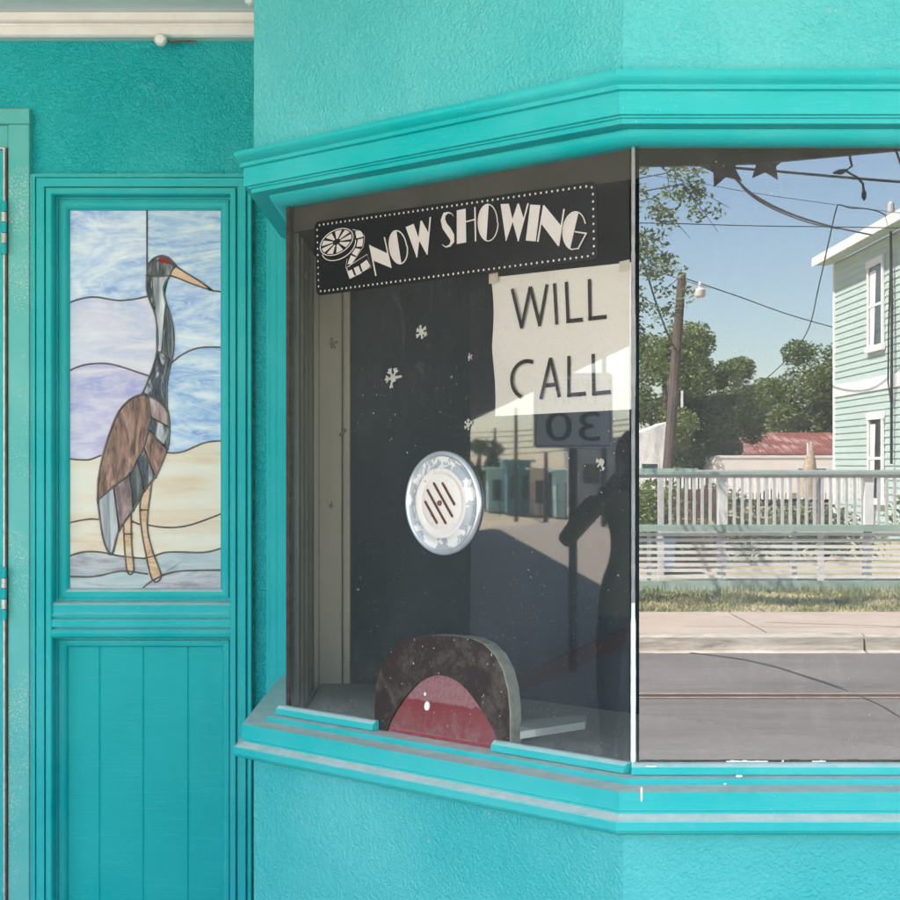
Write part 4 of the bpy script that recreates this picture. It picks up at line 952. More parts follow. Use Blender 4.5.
# ================================================================== HOUSE
mgh = simple('pale green clapboard', (.45, .55, .51), .6, .05, 2); mhw = simple('white house trim', (.80, .79, .78), .5, .05, 3)
mrf = simple('grey shingle roof', (.09, .09, .09), .8, .2, 6); mwin, t, bb = newmat('window glass'); bb.inputs['Base Color'].default_value = (.04, .05, .05, 1); bb.inputs['Roughness'].default_value = .05
house = empty('clapboard_house', (14, -25, 0), 'two storey pale green clapboard house with white trim behind the fence', 'house')
HX, HB, HFr, HZ = 9.3, -32.3, -18.4, 6.5
def siding(z0, z1):
    b = MB(); z = z0
    while z < z1-.01:
        zt = min(z+.152, z1)
        b.hexa([(HX-.022, HB, z), (HX-.022, HFr, z), (HX+.02, HFr, z), (HX+.02, HB, z)], [(HX-.002, HB, zt-.002), (HX-.002, HFr, zt-.002), (HX+.02, HFr, zt-.002), (HX+.02, HB, zt-.002)])
        b.hexa([(HX, HFr+.022, z), (20, HFr+.022, z), (20, HFr-.02, z), (HX, HFr-.02, z)], [(HX, HFr+.002, zt-.002), (20, HFr+.002, zt-.002), (20, HFr-.02, zt-.002), (HX, HFr-.02, zt-.002)])
        z = zt
    return b
siding(.2, 3.2).build('siding', mgh, house, kind='stuff'); siding(3.5, 6.45).build('siding', mgh, house, kind='stuff')
boxpart('core_wall', mgh, house, HX+.021, 20, HB, HFr-.021, 0, 6.45)
b = MB(); b.box(HX-.035, HX+.0205, HB-.03, HFr+.03, 3.205, 3.495); b.build('band_board', mhw, house)
boxpart('corner_board', mhw, house, HX-.04, HX+.10, HB-.04, HB+.10, 0, 6.45); boxpart('corner_board', mhw, house, HX-.04, HX+.10, HFr-.08, HFr+.04, 0, 6.45)
b = MB(); ex = HX-.42
b.slab([(ex, HB-.45, 6.62), (14.65, HB-.45, 9.2), (20.4, HB-.45, 6.62), (20.4, HB-.45, 6.50), (14.65, HB-.45, 9.08), (ex, HB-.45, 6.50)], (0, HFr-HB+1.2, 0)); b.build('roof', mrf, house)
b = MB(); b.slab([(HX-.02, HFr+.0, 6.46), (20.02, HFr, 6.46), (14.65, HFr, 8.95)], (0, -.1, 0)); b.slab([(HX-.02, HB+.1, 6.46), (20.02, HB+.1, 6.46), (14.65, HB+.1, 8.95)], (0, -.1, 0)); b.build('gable', mgh, house)
boxpart('eave_board', mhw, house, ex-.03, ex, HB-.48, HFr+.78, 6.42, 6.63)
boxpart('soffit', simple('pale eave soffit', (.42, .52, .48), .7, .05, 2), house, ex+.001, HX-.04, HB-.45, HFr+.75, 6.452, 6.47)
def hwin(yc, w_, z0, z1):
    f = MB(); t_ = .13; x0 = HX-.07; x1 = HX-.025; y0, y1 = yc-w_/2, yc+w_/2
    f.box(x0, x1, y0, y0+t_, z0, z1); f.box(x0, x1, y1-t_, y1, z0, z1); f.box(x0-.012, x1, y0-.04, y1+.04, z1-t_, z1+.03); f.box(x0-.03, x1, y0-.06, y1+.06, z0-.03, z0+t_*.8)
    fo = f.build('window', mhw, house)
    q = MB(); zm = (z0+z1)/2; q.box(x0+.02, x1+.001, y0+t_, y1-t_, zm-.03, zm+.03); q.build('sash_bar', mhw, fo)
    q = MB(); q.box(x1-.008, x1-.002, y0+t_, y1-t_, z0+.1, z1-t_); q.build('pane', mwin, fo)
    q = MB(); ya = y0+t_+.05; rows = [[(x1-.012-.01*math.sin(yy*40), ya+yy*.9*(1-.35*(k/6)), z1-t_-.1-(z1-z0-.35)*(k/6)) for yy in [j*w_*.06 for j in range(8)]] for k in range(7)]
    q.grid(rows); q.build('curtain', mfw, fo)
hwin(5.7-34.2, 1.3, 4.08, 6.05); hwin(5.7-34.2, 1.25, .75, 2.7); hwin(5.7-27.5, 1.3, 4.08, 6.05); hwin(5.7-27.5, 1.25, .75, 2.7)
mwire = simple('black cable', (.012, .013, .016), .6, .3, 5)
# service conduit and slack cables down the wall
b = MB(); sp_ = 5.7-32.8
b.tube([(HX-.10, sp_, 6.9), (HX-.10, sp_, 6.2), (HX-.09, sp_+.03, 5), (HX-.09, sp_, 1.6)], .03, 6)
for dy in (-.10, .12): b.tube([(HX-.10, sp_, 6.1), (HX-.12, sp_+dy, 4.4), (HX-.12, sp_+dy*1.4, 3.3), (HX-.10, sp_, 2.9)], .018, 5)
b.build('service_cable', mwire, house)
b = MB(); b.lathe((HX-.10, sp_, 6.75), (0, 0, 1), [(.06, 0), (.08, .1), (.07, .28), (.01, .34)], 10); b.build('weatherhead', M['alu'], house)

# ================================================================== THINGS BEHIND THE FENCE
def gv(px, py, D): return fr(px, py, D)
tr = empty('camper_trailer', (13.5, 5.7-60, 0), 'beige camper trailer with rounded end behind the fence', 'trailer')
mcam = simple('beige trailer skin', (.86, .76, .70), .5, .05, 2)
b = MB(); D0 = 5.7-60; xa = 9.9; prf = [(xa+.05, .5), (xa+.0, .9), (xa+.15, 1.5), (xa+.28, 1.85), (xa+.42, 1.93), (18.6, 1.93), (18.8, 1.85), (19, .5)]
b.slab([(x, D0, z) for x, z in prf], (0, -2.3, 0)); b.build('body', mcam, tr)
boxpart('roof_edge', mhw, tr, xa+.4, 18.6, D0+.001, D0+.03, 1.84, 1.93)
for wx in (13.3, 13.9): boxpart('window', mwin, tr, wx, wx+.45, D0+.001, D0+.02, 1.28, 1.42)
boxpart('window_frame', mhw, tr, 13.15, 14.5, D0+.0005, D0+.012, 1.22, 1.48)
boxpart('door', mhw, tr, 15.5, 16.6, D0+.001, D0+.02, .6, 1.6)
b = MB(); b.slab([(15.6, D0-1.0, 1.94), (15.9, D0-1.0, 2.2), (16.3, D0-1.0, 2.34), (17.3, D0-1.0, 2.36), (17.5, D0-1.0, 1.94)], (0, -.8, 0)); b.build('air_conditioner', simple('tan air unit', (.55, .48, .36), .5, .1, 3), tr, smooth=30)
for wx in (12.2, 16.9):
    b = MB(); b.lathe((wx, D0+.05, .33), (0, -1, 0), [(.0001, 0), (.2, 0), (.33, .02), (.33, .2), (.0001, .2)], 18); b.build('wheel', M['black'], tr)
rh = empty('red_roof_house', (16, 5.7-74, 0), 'low house with a rusty red metal roof behind the trailer', 'house')
mrr, t, bb = newmat('rusty red sheet roof'); wv = nd(t, 'ShaderNodeTexWave', i_Scale=2.2, i_Distortion=.6, i_Detail=2); wv.bands_direction = 'X'
g2 = nd(t, 'ShaderNodeNewGeometry'); t.links.new(g2.outputs['Position'], wv.inputs[0])
c = mixc(t, math_(t, 'MULTIPLY', ramp(t, wv.outputs[0], [(.45, 0), (.6, 1)]), ramp(t, noi(t, .8, 3, obj=False), [(.45, 0), (.6, .8)])), (.22, .07, .055), (.50, .38, .34)); t.links.new(c, bb.inputs['Base Color']); bb.inputs['Roughness'].default_value = .7
b = MB(); ry = 5.7-72
b.hexa([(12.6, ry, 1.98), (21, ry, 1.98), (21, ry-5, 3.05), (12.4, ry-5, 3.05)], [(12.6, ry, 2.06), (21, ry, 2.06), (21, ry-5, 3.13), (12.4, ry-5, 3.13)])
b.build('roof', mrr, rh)
b = MB()
for k in range(40): x = 12.7+k*.21; b.hexa([(x, ry, 2.061), (x+.03, ry, 2.061), (x+.03, ry-5, 3.131), (x, ry-5, 3.131)], [(x, ry, 2.10), (x+.03, ry, 2.10), (x+.03, ry-5, 3.17), (x, ry-5, 3.17)])
b.build('roof_rib', mrr, rh, kind='stuff')
boxpart('wall', simple('tan wall', (.35, .28, .22), .8, .1, 2), rh, 12.9, 20.8, ry-9, ry-.3, 0, 1.97)
wb = empty('white_shed', (6.2, 5.7-50, 0), 'weathered white shed at the far left behind the fence', 'shed')
mws, t, bb = newmat('weathered white boards'); c = ramp(t, noi(t, 4, 6, .7, obj=False, stretch=(1, 1, .3)), [(.35, (.55, .52, .50)), (.6, (.9, .87, .85))]); t.links.new(c, bb.inputs['Base Color'])
b = MB(); sy = 5.7-50; pts = [(3.0, sy, -.05), (6.95, sy, -.05), (6.95, sy, 2.95), (5.8, sy, 2.50), (3.0, sy, 2.05)]; b.slab(pts, (0, -3, 0)); b.build('wall', mws, wb)
boxpart('window', mwin, wb, 6.1, 6.6, sy+.001, sy+.02, 1.35, 1.6); boxpart('window_frame', mhw, wb, 6.05, 6.65, sy+.0005, sy+.012, 1.3, 1.65)
# closed parasol
um = empty('closed_parasol', gv(807, 480, 30), 'closed faded parasol standing between trailer and green house', 'parasol')
c = gv(808, 470, 30); b = MB(); b.tube([(c.x, c.y, 0), (c.x, c.y, 2.0)], .025, 8); b.build('pole', mfs, um)
b = MB(); b.lathe((c.x, c.y, .95), (.06, 0, 1), [(.20, 0), (.17, .3), (.11, .7), (.05, .95), (.02, 1.08)], 10); b.build('canopy', simple('faded tan canvas', (.40, .31, .22), .9, .35, 12), um, smooth=True)
mbin = simple('blue plastic', (.16, .24, .34), .5, .2, 4); mbrn = simple('brown boards', (.15, .07, .05), .8, .3, 4)
def small_box_thing(name, x0, x1, y, z1, mat, label, cat, legs=False):
    rt = empty(name, ((x0+x1)/2, y, 0), label, cat)
    b = MB(); b.hexa([(x0+.05, y, .03), (x1-.05, y, .03), (x1-.05, y-.5, .03), (x0+.05, y-.5, .03)], [(x0, y+.04, z1), (x1, y+.04, z1), (x1, y-.54, z1), (x0, y-.54, z1)]); b.build('body', mat, rt)
    boxpart('lid', mat, rt, x0-.03, x1+.03, y-.58, y+.07, z1+.002, z1+.06)
small_box_thing('wheelie_bin', 3.05, 3.3, -17.2, .62, mbin, 'blue plastic bin behind the left part of the fence', 'bin')
bt = empty('brick_planter', (3.6, -19, 0), 'brown board planter seen through the left pickets', 'planter')
for k in range(5): boxpart('board', mbrn, bt, 2.5, 4.2, -19.2, -19.1, .02+k*.24, .02+k*.24+.22)

# ================================================================== VEGETATION
def leafmat(name, c1, c2, c3):
    m, t, b = newmat(name); g = nd(t, 'ShaderNodeNewGeometry')
    c = ramp(t, g.outputs['Random Per Island'], [(.1, c1), (.5, c2), (.9, c3)])
    c = mixc(t, ramp(t, noi(t, .7, 4, .6), [(.35, 0), (.65, .6)]), c, c3)
    t.links.new(c, b.inputs['Base Color']); b.inputs['Roughness'].default_value = .55
    tr_ = nd(t, 'ShaderNodeBsdfTranslucent'); t.links.new(c, tr_.inputs[0]); mx = nd(t, 'ShaderNodeMixShader', i_0=.25)
    t.links.new(b.outputs[0], mx.inputs[1]); t.links.new(tr_.outputs[0], mx.inputs[2]); t.links.new(mx.outputs[0], t.nodes['Material Output'].inputs[0]); return m
lf1 = leafmat('mixed green leaves', (.06, .11, .025), (.12, .18, .04), (.23, .27, .08))
lf2 = leafmat('dark green leaves', (.045, .08, .022), (.095, .14, .035), (.18, .22, .065))
mbark = simple('grey brown bark', (.10, .075, .055), .9, .4, 12, bmp=.6)
def leaves(b, c, r, n, size, rnd, flat=.8):
    for _ in range(n):
        while True:
            p = Vector((rnd.uniform(-1, 1), rnd.uniform(-1, 1), rnd.uniform(-1, 1)))
            if .25 < p.length < 1: break
        p = p*(.55+.45*rnd.random()) if rnd.random() < .4 else p.normalized()*(.8+.25*rnd.random())
        p = Vector((p.x*r, p.y*r, p.z*r*flat))+c
        a = Vector((rnd.gauss(0, 1), rnd.gauss(0, 1), rnd.gauss(0, .6))).normalized(); q = a.cross(Vector((rnd.gauss(0, 1), rnd.gauss(0, 1), rnd.gauss(0, 1)))).normalized()
        s_ = size*rnd.uniform(.6, 1.4)
        b.face([p-a*s_, p+q*s_*.45, p+a*s_, p-q*s_*.45])
def tree(x, y, h, rw, n, size, label, mat, seed, group=None, clumps=46, name='leafy_tree'):
    rnd = random.Random(seed); rt = empty(name, (x, y, 0), label, 'tree', group)
    b = MB(); b.tube([(x, y, -.1), (x+.1, y, h*.25), (x+.2, y+.1, h*.5), (x+.1, y, h*.8)], [.26, .2, .14, .04], 8)
    cs = []
    for k in range(clumps):
        a = rnd.random()*6.28; rr = rw*math.sqrt(rnd.random()); zz = rnd.random()
        z = h*(.12+.80*zz); lim = rw*(1-.55*max(0, zz-.35)**1.3/.6)
        c = Vector((x+math.cos(a)*min(rr, lim), y+math.sin(a)*min(rr, lim), z)); r_ = rw*rnd.uniform(.20, .36); 
        if c.z+r_ > h: c.z = h-r_*rnd.uniform(.7, 1)
        cs.append((c, r_))
        if k % 3 == 0: b.tube([(x+.15, y+.05, h*.3), (c.x*.5+x*.5, c.y*.5+y*.5, c.z*.6+h*.15), tuple(c)], [.10, .06, .015], 5)
    b.build('trunk', mbark, rt)
    b = MB()
    for c, r_ in cs: leaves(b, c, r_, n//clumps, size, rnd)
    b.build('crown', mat, rt, fixn=False)
G = 'trees beyond the fence'
tree(8.3, 5.7-62, 7.2, 2.7, 34000, .085, 'tall dense green tree behind the leaning pole', lf1, 1, G)
tree(10.8, 5.7-64, 6.0, 2.3, 26000, .085, 'green tree right of the pole, a little lower', lf2, 2, G)
tree(15.0, 5.7-86, 5.2, 2.4, 15000, .09, 'low pale bushy tree above the red roof', lf1, 3, G)
tree(19.2, 5.7-80, 7.9, 3.4, 36000, .10, 'broad dark tree left of the green house', lf2, 4, G)
tree(15.8, 5.7-82, 6.0, 2.7, 20000, .10, 'rounded olive tree between the pale bush and the broad tree', lf1, 5, G)
tree(3.6, 5.7-66, 8.0, 3.2, 8000, .17, 'tree at the far left mostly hidden by the window edge', lf2, 6, G)
tree(-6, -50, 9.0, 4.0, 7000, .2, 'big tree far left beyond the road', lf2, 8, G)
tree(27, -70, 9.0, 4.0, 6000, .2, 'tree behind the green house', lf2, 9, G)
def bush(x, y, h, r_, lab, seed, mat=lf2):
    rnd = random.Random(seed); rt = empty('shrub', (x, y, 0), lab, 'shrub', 'shrubs in the yard'); b = MB()
    for k in range(5): b.tube([(x, y, -.02), (x+rnd.uniform(-.3, .3)*r_, y+rnd.uniform(-.2, .2), h*.8)], [.03, .008], 5)
    b.build('stem', mbark, rt); b = MB()
    for k in range(9): leaves(b, Vector((x+rnd.uniform(-.7, .7)*r_, y+rnd.uniform(-.4, .4)*r_, h*rnd.uniform(.2, .8))), r_*.5, 260, .045, rnd)
    b.build('foliage', mat, rt, fixn=False)
bush(3.2, -18.2, 1.3, .9, 'dark shrub behind the left pickets', 21, lf1); bush(4.1, -19.5, 1.2, .9, 'shrub beside the brown planter', 22); bush(5.6, -20.5, .8, 1.1, 'low shrub behind the middle post', 23)
bush(7.0, -16.8, 1.4, .8, 'climbing shrub by the parasol', 24, lf1); bush(7.9, -17.0, 1.0, .8, 'shrub against the green house corner', 25); bush(9.0, -16.9, 1.5, .7, 'shrub at the right end of the fence', 26, lf1)
bush(6.4, -21, .7, 1.0, 'low shrub in the yard by the red box', 27)
# bare twiggy tree on the skyline
rt = empty('bare_tree', (11.9, -64, 0), 'small bare grey tree on the skyline between the green crowns', 'tree'); b = MB(); rnd = random.Random(5)
def twig(p, d, l, r_, dep):
    e = p+d*l; b.tube([p, e], [r_, r_*.6], 4)
    if dep:
        for _ in range(3): twig(e, (d+Vector((rnd.uniform(-.7, .7), rnd.uniform(-.7, .7), rnd.uniform(-.1, .4)))).normalized(), l*.68, r_*.6, dep-1)
twig(Vector((12.4, -66, 0)), Vector((0, 0, 1)), 2.35, .06, 5); b.build('branches', mbark, rt)
# street tree overhanging the far pavement, branch tips in the front pane
rt = empty('street_tree', (.2, -11.9, 0), 'sparse street tree whose leafy branch tips hang beside the window edge', 'tree'); rnd = random.Random(12)
b = MB(); b.tube([(.2, -11.9, -.05), (.3, -11.9, 1.5), (.15, -11.9, 3.2), (.5, -11.8, 5.2)], [.17, .14, .11, .05], 8)
lv = MB()
tips = [((2.35, 4.75), (3.0, 4.35)), ((2.2, 4.45), (2.65, 4.1)), ((2.1, 4.1), (2.5, 3.75)), ((2.0, 4.0), (2.3, 3.6)), ((2.1, 3.7), (2.75, 3.45)), ((2.0, 3.4), (2.65, 3.15)), ((1.9, 3.1), (2.3, 2.85)), ((2.3, 4.95), (2.95, 4.65)), ((2.0, 2.9), (2.2, 2.75)), ((2.2, 5.0), (2.7, 4.9)), ((1.9, 3.9), (2.2, 3.95)), ((2.5, 4.6), (2.9, 4.1)), ((1.8, 3.3), (2.2, 3.3))]
DY = -11.3
for (a_, c_) in tips:
    p0 = Vector((.3, -11.9, a_[1]-.6)); p1 = Vector((a_[0], DY+rnd.uniform(-.3, .3), a_[1])); p2 = Vector((c_[0], DY+rnd.uniform(-.4, .4), c_[1]))
    b.tube([p0, (p0+p1)/2+Vector((0, 0, .15)), p1, p2], [.018, .012, .006, .003], 5)
    for k in range(9):
        q = p1.lerp(p2, k/8) if k < 6 else p0.lerp(p1, .6+.12*(k-6)); s_ = q+Vector((rnd.uniform(-.14, .14), rnd.uniform(-.2, .2), rnd.uniform(-.16, .10))); b.tube([q, s_], [.005, .003], 4)
        leaves(lv, s_, .12, 34, .030, rnd)
for k in range(26):
    c = Vector((rnd.uniform(-1.8, 1.6), -11.9+rnd.uniform(-1.5, 1.5), rnd.uniform(3.3, 6.0))); leaves(lv, c, .35, 70, .045, rnd)
    if k % 2: b.tube([(.3, -11.9, c.z-.8), tuple(c)], [.04, .01], 5)
b.build('trunk', mbark, rt); lv.build('crown', lf1, rt, fixn=False)

# ================================================================== POLE, LAMP, WIRES
up = empty('utility_pole', (6.3, 5.7-45, 0), 'leaning wooden utility pole carrying a small street lamp', 'utility pole')
pt = gv(682, 273, 45); pbm = gv(668, 470, 45); k = (pbm.z+.2)/(pt.z-pbm.z); base = pbm+(pbm-pt)*k
b = MB(); b.tube([base, pbm.lerp(pt, .5), pt], [.17, .145, .12], 10); b.build('pole', simple('weathered brown pole', (.10, .072, .06), .9, .35, 10, stretch=(1, 1, .2)), up)
lp = gv(700, 289, 45)
b = MB(); b.tube([pt+Vector((.05, 0, -.50)), pt+Vector((.25, .05, -.36)), lp+Vector((0, 0, .08))], .022, 6); b.tube([pt+Vector((.05, 0, -.75)), pt+Vector((.22, .05, -.42))], .012, 5); b.build('lamp_arm', M['alu'], up)
b = MB(); b.lathe(lp+Vector((0, 0, .22)), (0, 0, -1), [(.03, 0), (.05, .05), (.06, .18), (.16, .24), (.17, .30), (.15, .42), (.09, .47), (.001, .48)], 14); b.build('lamp_head', simple('milky lamp', (.62, .60, .56), .35, .1, 4), up, smooth=40)
b = MB(); c = gv(682, 395, 44.6); b.box(c.x-.03, c.x+.03, c.y-.03, c.y+.03, c.z-.35, c.z+.12); b.build('conduit', mhw, up)
def wire(L, r_, label, smooth_=True):
    pts = [gv(*p) for p in L]; out = []
    for i in range(len(pts)-1):
        p0, p1, p2, p3 = pts[max(i-1, 0)], pts[i], pts[i+1], pts[min(i+2, len(pts)-1)]
        for k in range(5):
            t_ = k/5; out.append(.5*((2*p1)+(p2-p0)*t_+(2*p0-5*p1+4*p2-p3)*t_*t_+(3*p1-p0-3*p2+p3)*t_**3))
    out.append(pts[-1]); b = MB(); b.tube(out, r_, 5); b.build('overhead_wire', mwire, label=label, cat='wire', group='overhead wires')
wire([(400, 142, 14), (640, 160.5, 14), (760, 170, 14), (900, 182, 14), (1200, 205, 14)], .013, 'thick straight overhead wire highest across the sky')
wire([(733, 174, 16), (748, 191, 17), (775, 207, 19), (805, 219, 22), (838, 228, 27), (872, 235, 32)], .016, 'heavy sagging service cable running to the green house')
wire([(735, 178, 16), (752, 196, 17), (778, 211, 19), (810, 223, 22), (838, 229, 27)], .010, 'thinner strand twisted beside the heavy sagging cable')
wire([(400, 150, 30), (640, 174, 30), (760, 194, 30), (900, 213, 30), (1200, 250, 30)], .006, 'fine faint wire sloping down under the thick one')
wire([(400, 221, 30), (640, 223, 30), (760, 226, 30), (900, 228, 30), (1200, 235, 30)], .010, 'thin level wire midway up the sky')
wire([(893, 228, 33), (885, 215, 32), (868, 209, 31), (850, 208, 31), (840, 205, 31), (836, 210, 31), (828, 245, 32), (818, 290, 34), (808, 330, 37), (788, 358, 42), (760, 383, 48), (735, 393, 52)], .014, 'black cable looping above the eave and down into the trees')
wire([(630, 235, 40), (645, 268, 42), (655, 300, 43), (668, 335, 44), (677, 352, 45)], .028, 'short wire sagging from the left onto the pole')
wire([(684, 278, 45), (740, 297, 48), (800, 318, 52), (900, 345, 60)], .018, 'thin wire from the top of the pole toward the house')

# ================================================================== DOWN THE STREET (seen in the angled pane)
def grd(px_, D): return an(px_, HOR, D)
# speed limit sign
D = 12.1; sp = an(573, 448, D)
sg = empty('speed_limit_sign', (sp.x, sp.y, 0), 'speed limit 30 sign on a post, mirrored in the angled pane', 'road sign')
camv = Vector((-1, -.12, 0)).normalized(); tn = Vector((-camv.y, camv.x, 0))   # tn: along the plate
fwd = -camv
plate = simple('pale bluish sign sheet', (.84, .88, .95), .5, .05, 3)  # pale bluish sheet in one even tone
def sgp(s_, z, o=0): return Vector((sp.x, sp.y, 0))+tn*s_+fwd*o+Vector((0, 0, z))
ztop, zbot, hw = 2.30, 1.722, .303
b = MB(); pts = []
for (sx, sz, a0) in ((1, 1, 0), (-1, 1, 90), (-1, -1, 180), (1, -1, 270)):
    for k in range(5): a = R(a0+22.5*k); pts.append(sgp(sx*(hw-.035)+.035*math.cos(a), (ztop-.035 if sz > 0 else zbot+.035)+.035*math.sin(a), .03))
b.slab(pts, fwd*.004); b.build('plate', plate, sg)
b = MB()
for (x0, x1, z0, z1) in ((-hw+.014, hw-.014, ztop-.022, ztop-.014), (-hw+.014, hw-.014, zbot+.014, zbot+.022), (-hw+.014, -hw+.022, zbot+.022, ztop-.022), (hw-.022, hw-.014, zbot+.022, ztop-.022)):
    b.face([sgp(x0, z0, .0355), sgp(x1, z0, .0355), sgp(x1, z1, .0355), sgp(x0, z1, .0355)])
sgn = 1 if tn.cross(fwd).z < 0 else -1
# reading direction for a viewer in front of the plate: viewer looks along -fwd, right hand = (-fwd) x up
rt_ = (-fwd).cross(Vector((0, 0, 1))).normalized(); dirn = 1 if rt_.dot(tn) > 0 else -1
for tx_, w_, z0, z1 in (('SPEED', .20, 2.17, 2.25), ('LIMIT', .18, 2.055, 2.135), ('30', .21, 1.775, 2.00)):
    textin(b, tx_, [(-w_, z1), (w_, z1), (w_, z0), (-w_, z0)], lambda p: sgp(dirn*p.x, p.y, .0358))
mblk = simple('sign black', (.02, .02, .02), .5, .1, 3); b.build('lettering', mblk, sg)
b = MB(); b.tube([sgp(0, 0), sgp(0, 2.2)], .034, 10); b.build('post', simple('dark steel post', (.05, .05, .055), .6, .3, 10), sg)
# power poles, fence, buildings at the end of the street
mpole = simple('grey pole', (.10, .095, .10), .9, .2, 5)
for (px_, yt, D, r_, lab) in ((516, 408, 48, .10, 'far grey power pole rising from the blue building in the angled pane'), (495, 428, 60, .09, 'thin power pole left of the far blue building'), (546, 452, 46, .11, 'short grey post before the tan building'), (604, 350, 40, .12, 'tall power pole right of the speed sign')):
    p = an(px_, yt, D); b = MB(); b.tube([(p.x, p.y, -.2), (p.x, p.y, p.z)], [r_*.7, r_*.5], 8); po = b.build('power_pole', mpole, label=lab, cat='utility pole', group='power poles down the street')
def awire(L, r_, lab):
    b = MB(); b.tube([an(*p) for p in L], r_, 5); b.build('street_wire', mwire, label=lab, cat='wire', group='wires down the street')
for k, y in enumerate((432, 437, 443, 449, 455)):
    awire([(440, y+2, 64), (495, y, 60), (516, y-1, 48), (546, y-3, 46), (640, y-14, 40)], .018, ('topmost', 'second', 'third', 'fourth', 'lowest')[k]+' of the five level wires behind the far power poles')
def ablock(name, pxa, pxb, yt, yb_, D, depth, mat, label, cat, wins=0, roofm=None):
    a_ = an(pxa, yt, D); c_ = an(pxb, yt, D); zb = max(-.16, an(pxa, yb_, D).z) if yb_ < 505 else -.1
    rt = empty(name, ((a_.x+c_.x)/2, (a_.y+c_.y)/2, 0), label, cat)
    d = (c_-a_); d.z = 0; nrm = Vector((-d.y, d.x, 0)).normalized()
    if nrm.x > 0: nrm = -nrm
    b = MB(); z1 = a_.z
    b.slab([(a_.x, a_.y, -.1), (c_.x, c_.y, -.1), (c_.x, c_.y, z1), (a_.x, a_.y, z1)], nrm*depth); b.build('wall', mat, rt)
    b = MB(); e = d.normalized()*.15
    q0 = Vector((a_.x, a_.y, z1+.002))-e-nrm*.15; q1 = Vector((c_.x, c_.y, z1+.002))+e-nrm*.15
    b.slab([q0, q1, q1+nrm*(depth+.3), q0+nrm*(depth+.3)], (0, 0, .08)); b.build('roof', roofm or mat, rt)
    for k in range(wins):
        f = (k+.5)/wins; p = a_.lerp(c_, f); h = z1*.5; wd = d.length/wins*.25; u_ = d.normalized()
        b = MB(); b.slab([Vector((p.x, p.y, h-.4))-u_*wd, Vector((p.x, p.y, h-.4))+u_*wd, Vector((p.x, p.y, h+.35))+u_*wd, Vector((p.x, p.y, h+.35))-u_*wd], -nrm*.03); b.build('window', mwin, rt)
mblue = simple('deep blue green wall', (.08, .26, .30), .7, .12, 2); mmint = simple('mint wall', (.50, .74, .70), .7, .08, 2); mtan = simple('tan wall paint', (.85, .66, .52), .8, .08, 2)
ablock('far_store', 507, 531, 462, 512, 53, 5, mblue, 'low blue green store at the far end of the street in the angled pane', 'building', 2)
ablock('far_house', 488, 506, 470, 512, 56, 5, mmint, 'mint house left of the blue green store down the street', 'house', 1)
ablock('far_shop', 531.5, 547, 470, 512, 52, 5, mtan, 'tan shop right of the blue green store down the street', 'building', 1)
ablock('mint_container', 556, 567, 472, 512, 50, 4, mmint, 'mint container beside the sign post reflection', 'container', 0)
ablock('long_store', 575, 640, 440, 520, 60, 6, simple('mid grey wall', (.36, .36, .38), .8, .2, 2), 'dark grey building behind the person in the angled pane', 'building', 2)  # wall in a plain mid grey
tp = grd(480, 60)
tree(tp.x, tp.y, 2.6, 1.2, 2500, .12, 'small round tree left of the far mint house', lf2, 31, None, 14)
# dark low fence line by far store
fl = empty('wire_fence', tuple(grd(530, 50)), 'low dark rail fence before the far stores', 'fence')
p0, p1 = grd(500, 51), grd(566, 48)
for k in range(9):
    p = p0.lerp(p1, k/8); b = MB(); b.tube([(p.x, p.y, -.1), (p.x, p.y, 1.0)], .02, 5); b.build('post', mpole, fl)
for z in (.45, .95):
    b = MB(); b.tube([(p0.x, p0.y, z), (p1.x, p1.y, z)], .012, 5); b.build('rail', mpole, fl)

# ================================================================== PERSON
pc = an(632, HOR, 8.0); pc.z = 0
pr = empty('person', tuple(pc), 'person in a dark olive jacket raising a camera, dimly mirrored in the angled pane', 'person')
toc = (Vector((.15, 3.0, 0))-pc); toc.z = 0; toc.normalize(); sdv = Vector((-toc.y, toc.x, 0))   # facing, its left
def B(s_, f_, z): return Vector((0, 0, 0))+sdv*s_+toc*f_+Vector((0, 0, z))
def skin(name, verts, edges, radii, mat, parent, lvl=2, root=0):
    me = bpy.data.meshes.new(name); me.from_pydata([tuple(v) for v in verts], edges, []); o = bpy.data.objects.new(name, me); COL.objects.link(o); o.parent = parent
    sk = o.modifiers.new('skin', 'SKIN'); sk.use_smooth_shade = True
    sv = me.skin_vertices[0].data if me.skin_vertices else None
    if sv is None:
        bm = bmesh.new(); bm.from_mesh(me); bm.verts.layers.skin.verify(); bm.to_mesh(me); bm.free(); sv = me.skin_vertices[0].data
    for k, r_ in enumerate(radii): sv[k].radius = (r_, r_) if not isinstance(r_, tuple) else r_; sv[k].use_root = (k == root)
    ss = o.modifiers.new('sub', 'SUBSURF'); ss.levels = lvl; ss.render_levels = lvl
    mats = mat if isinstance(mat, list) else [mat]
    for m_ in mats: me.materials.append(m_)
    return o
mjk, t, bb = newmat('olive jacket and dark trousers'); tcn = nd(t, 'ShaderNodeTexCoord'); s3 = nd(t, 'ShaderNodeSeparateXYZ'); t.links.new(tcn.outputs['Object'], s3.inputs[0])
c = mixc(t, ramp(t, s3.outputs[2], [(.82, 1), (.84, 0)]), (.36, .33, .18), (.09, .10, .15)); t.links.new(c, bb.inputs['Base Color']); bb.inputs['Roughness'].default_value = .9
mskin = simple('skin', (.30, .16, .11), .5, .08, 20); mhair = simple('dark hair', (.02, .015, .012), .6, .3, 40)
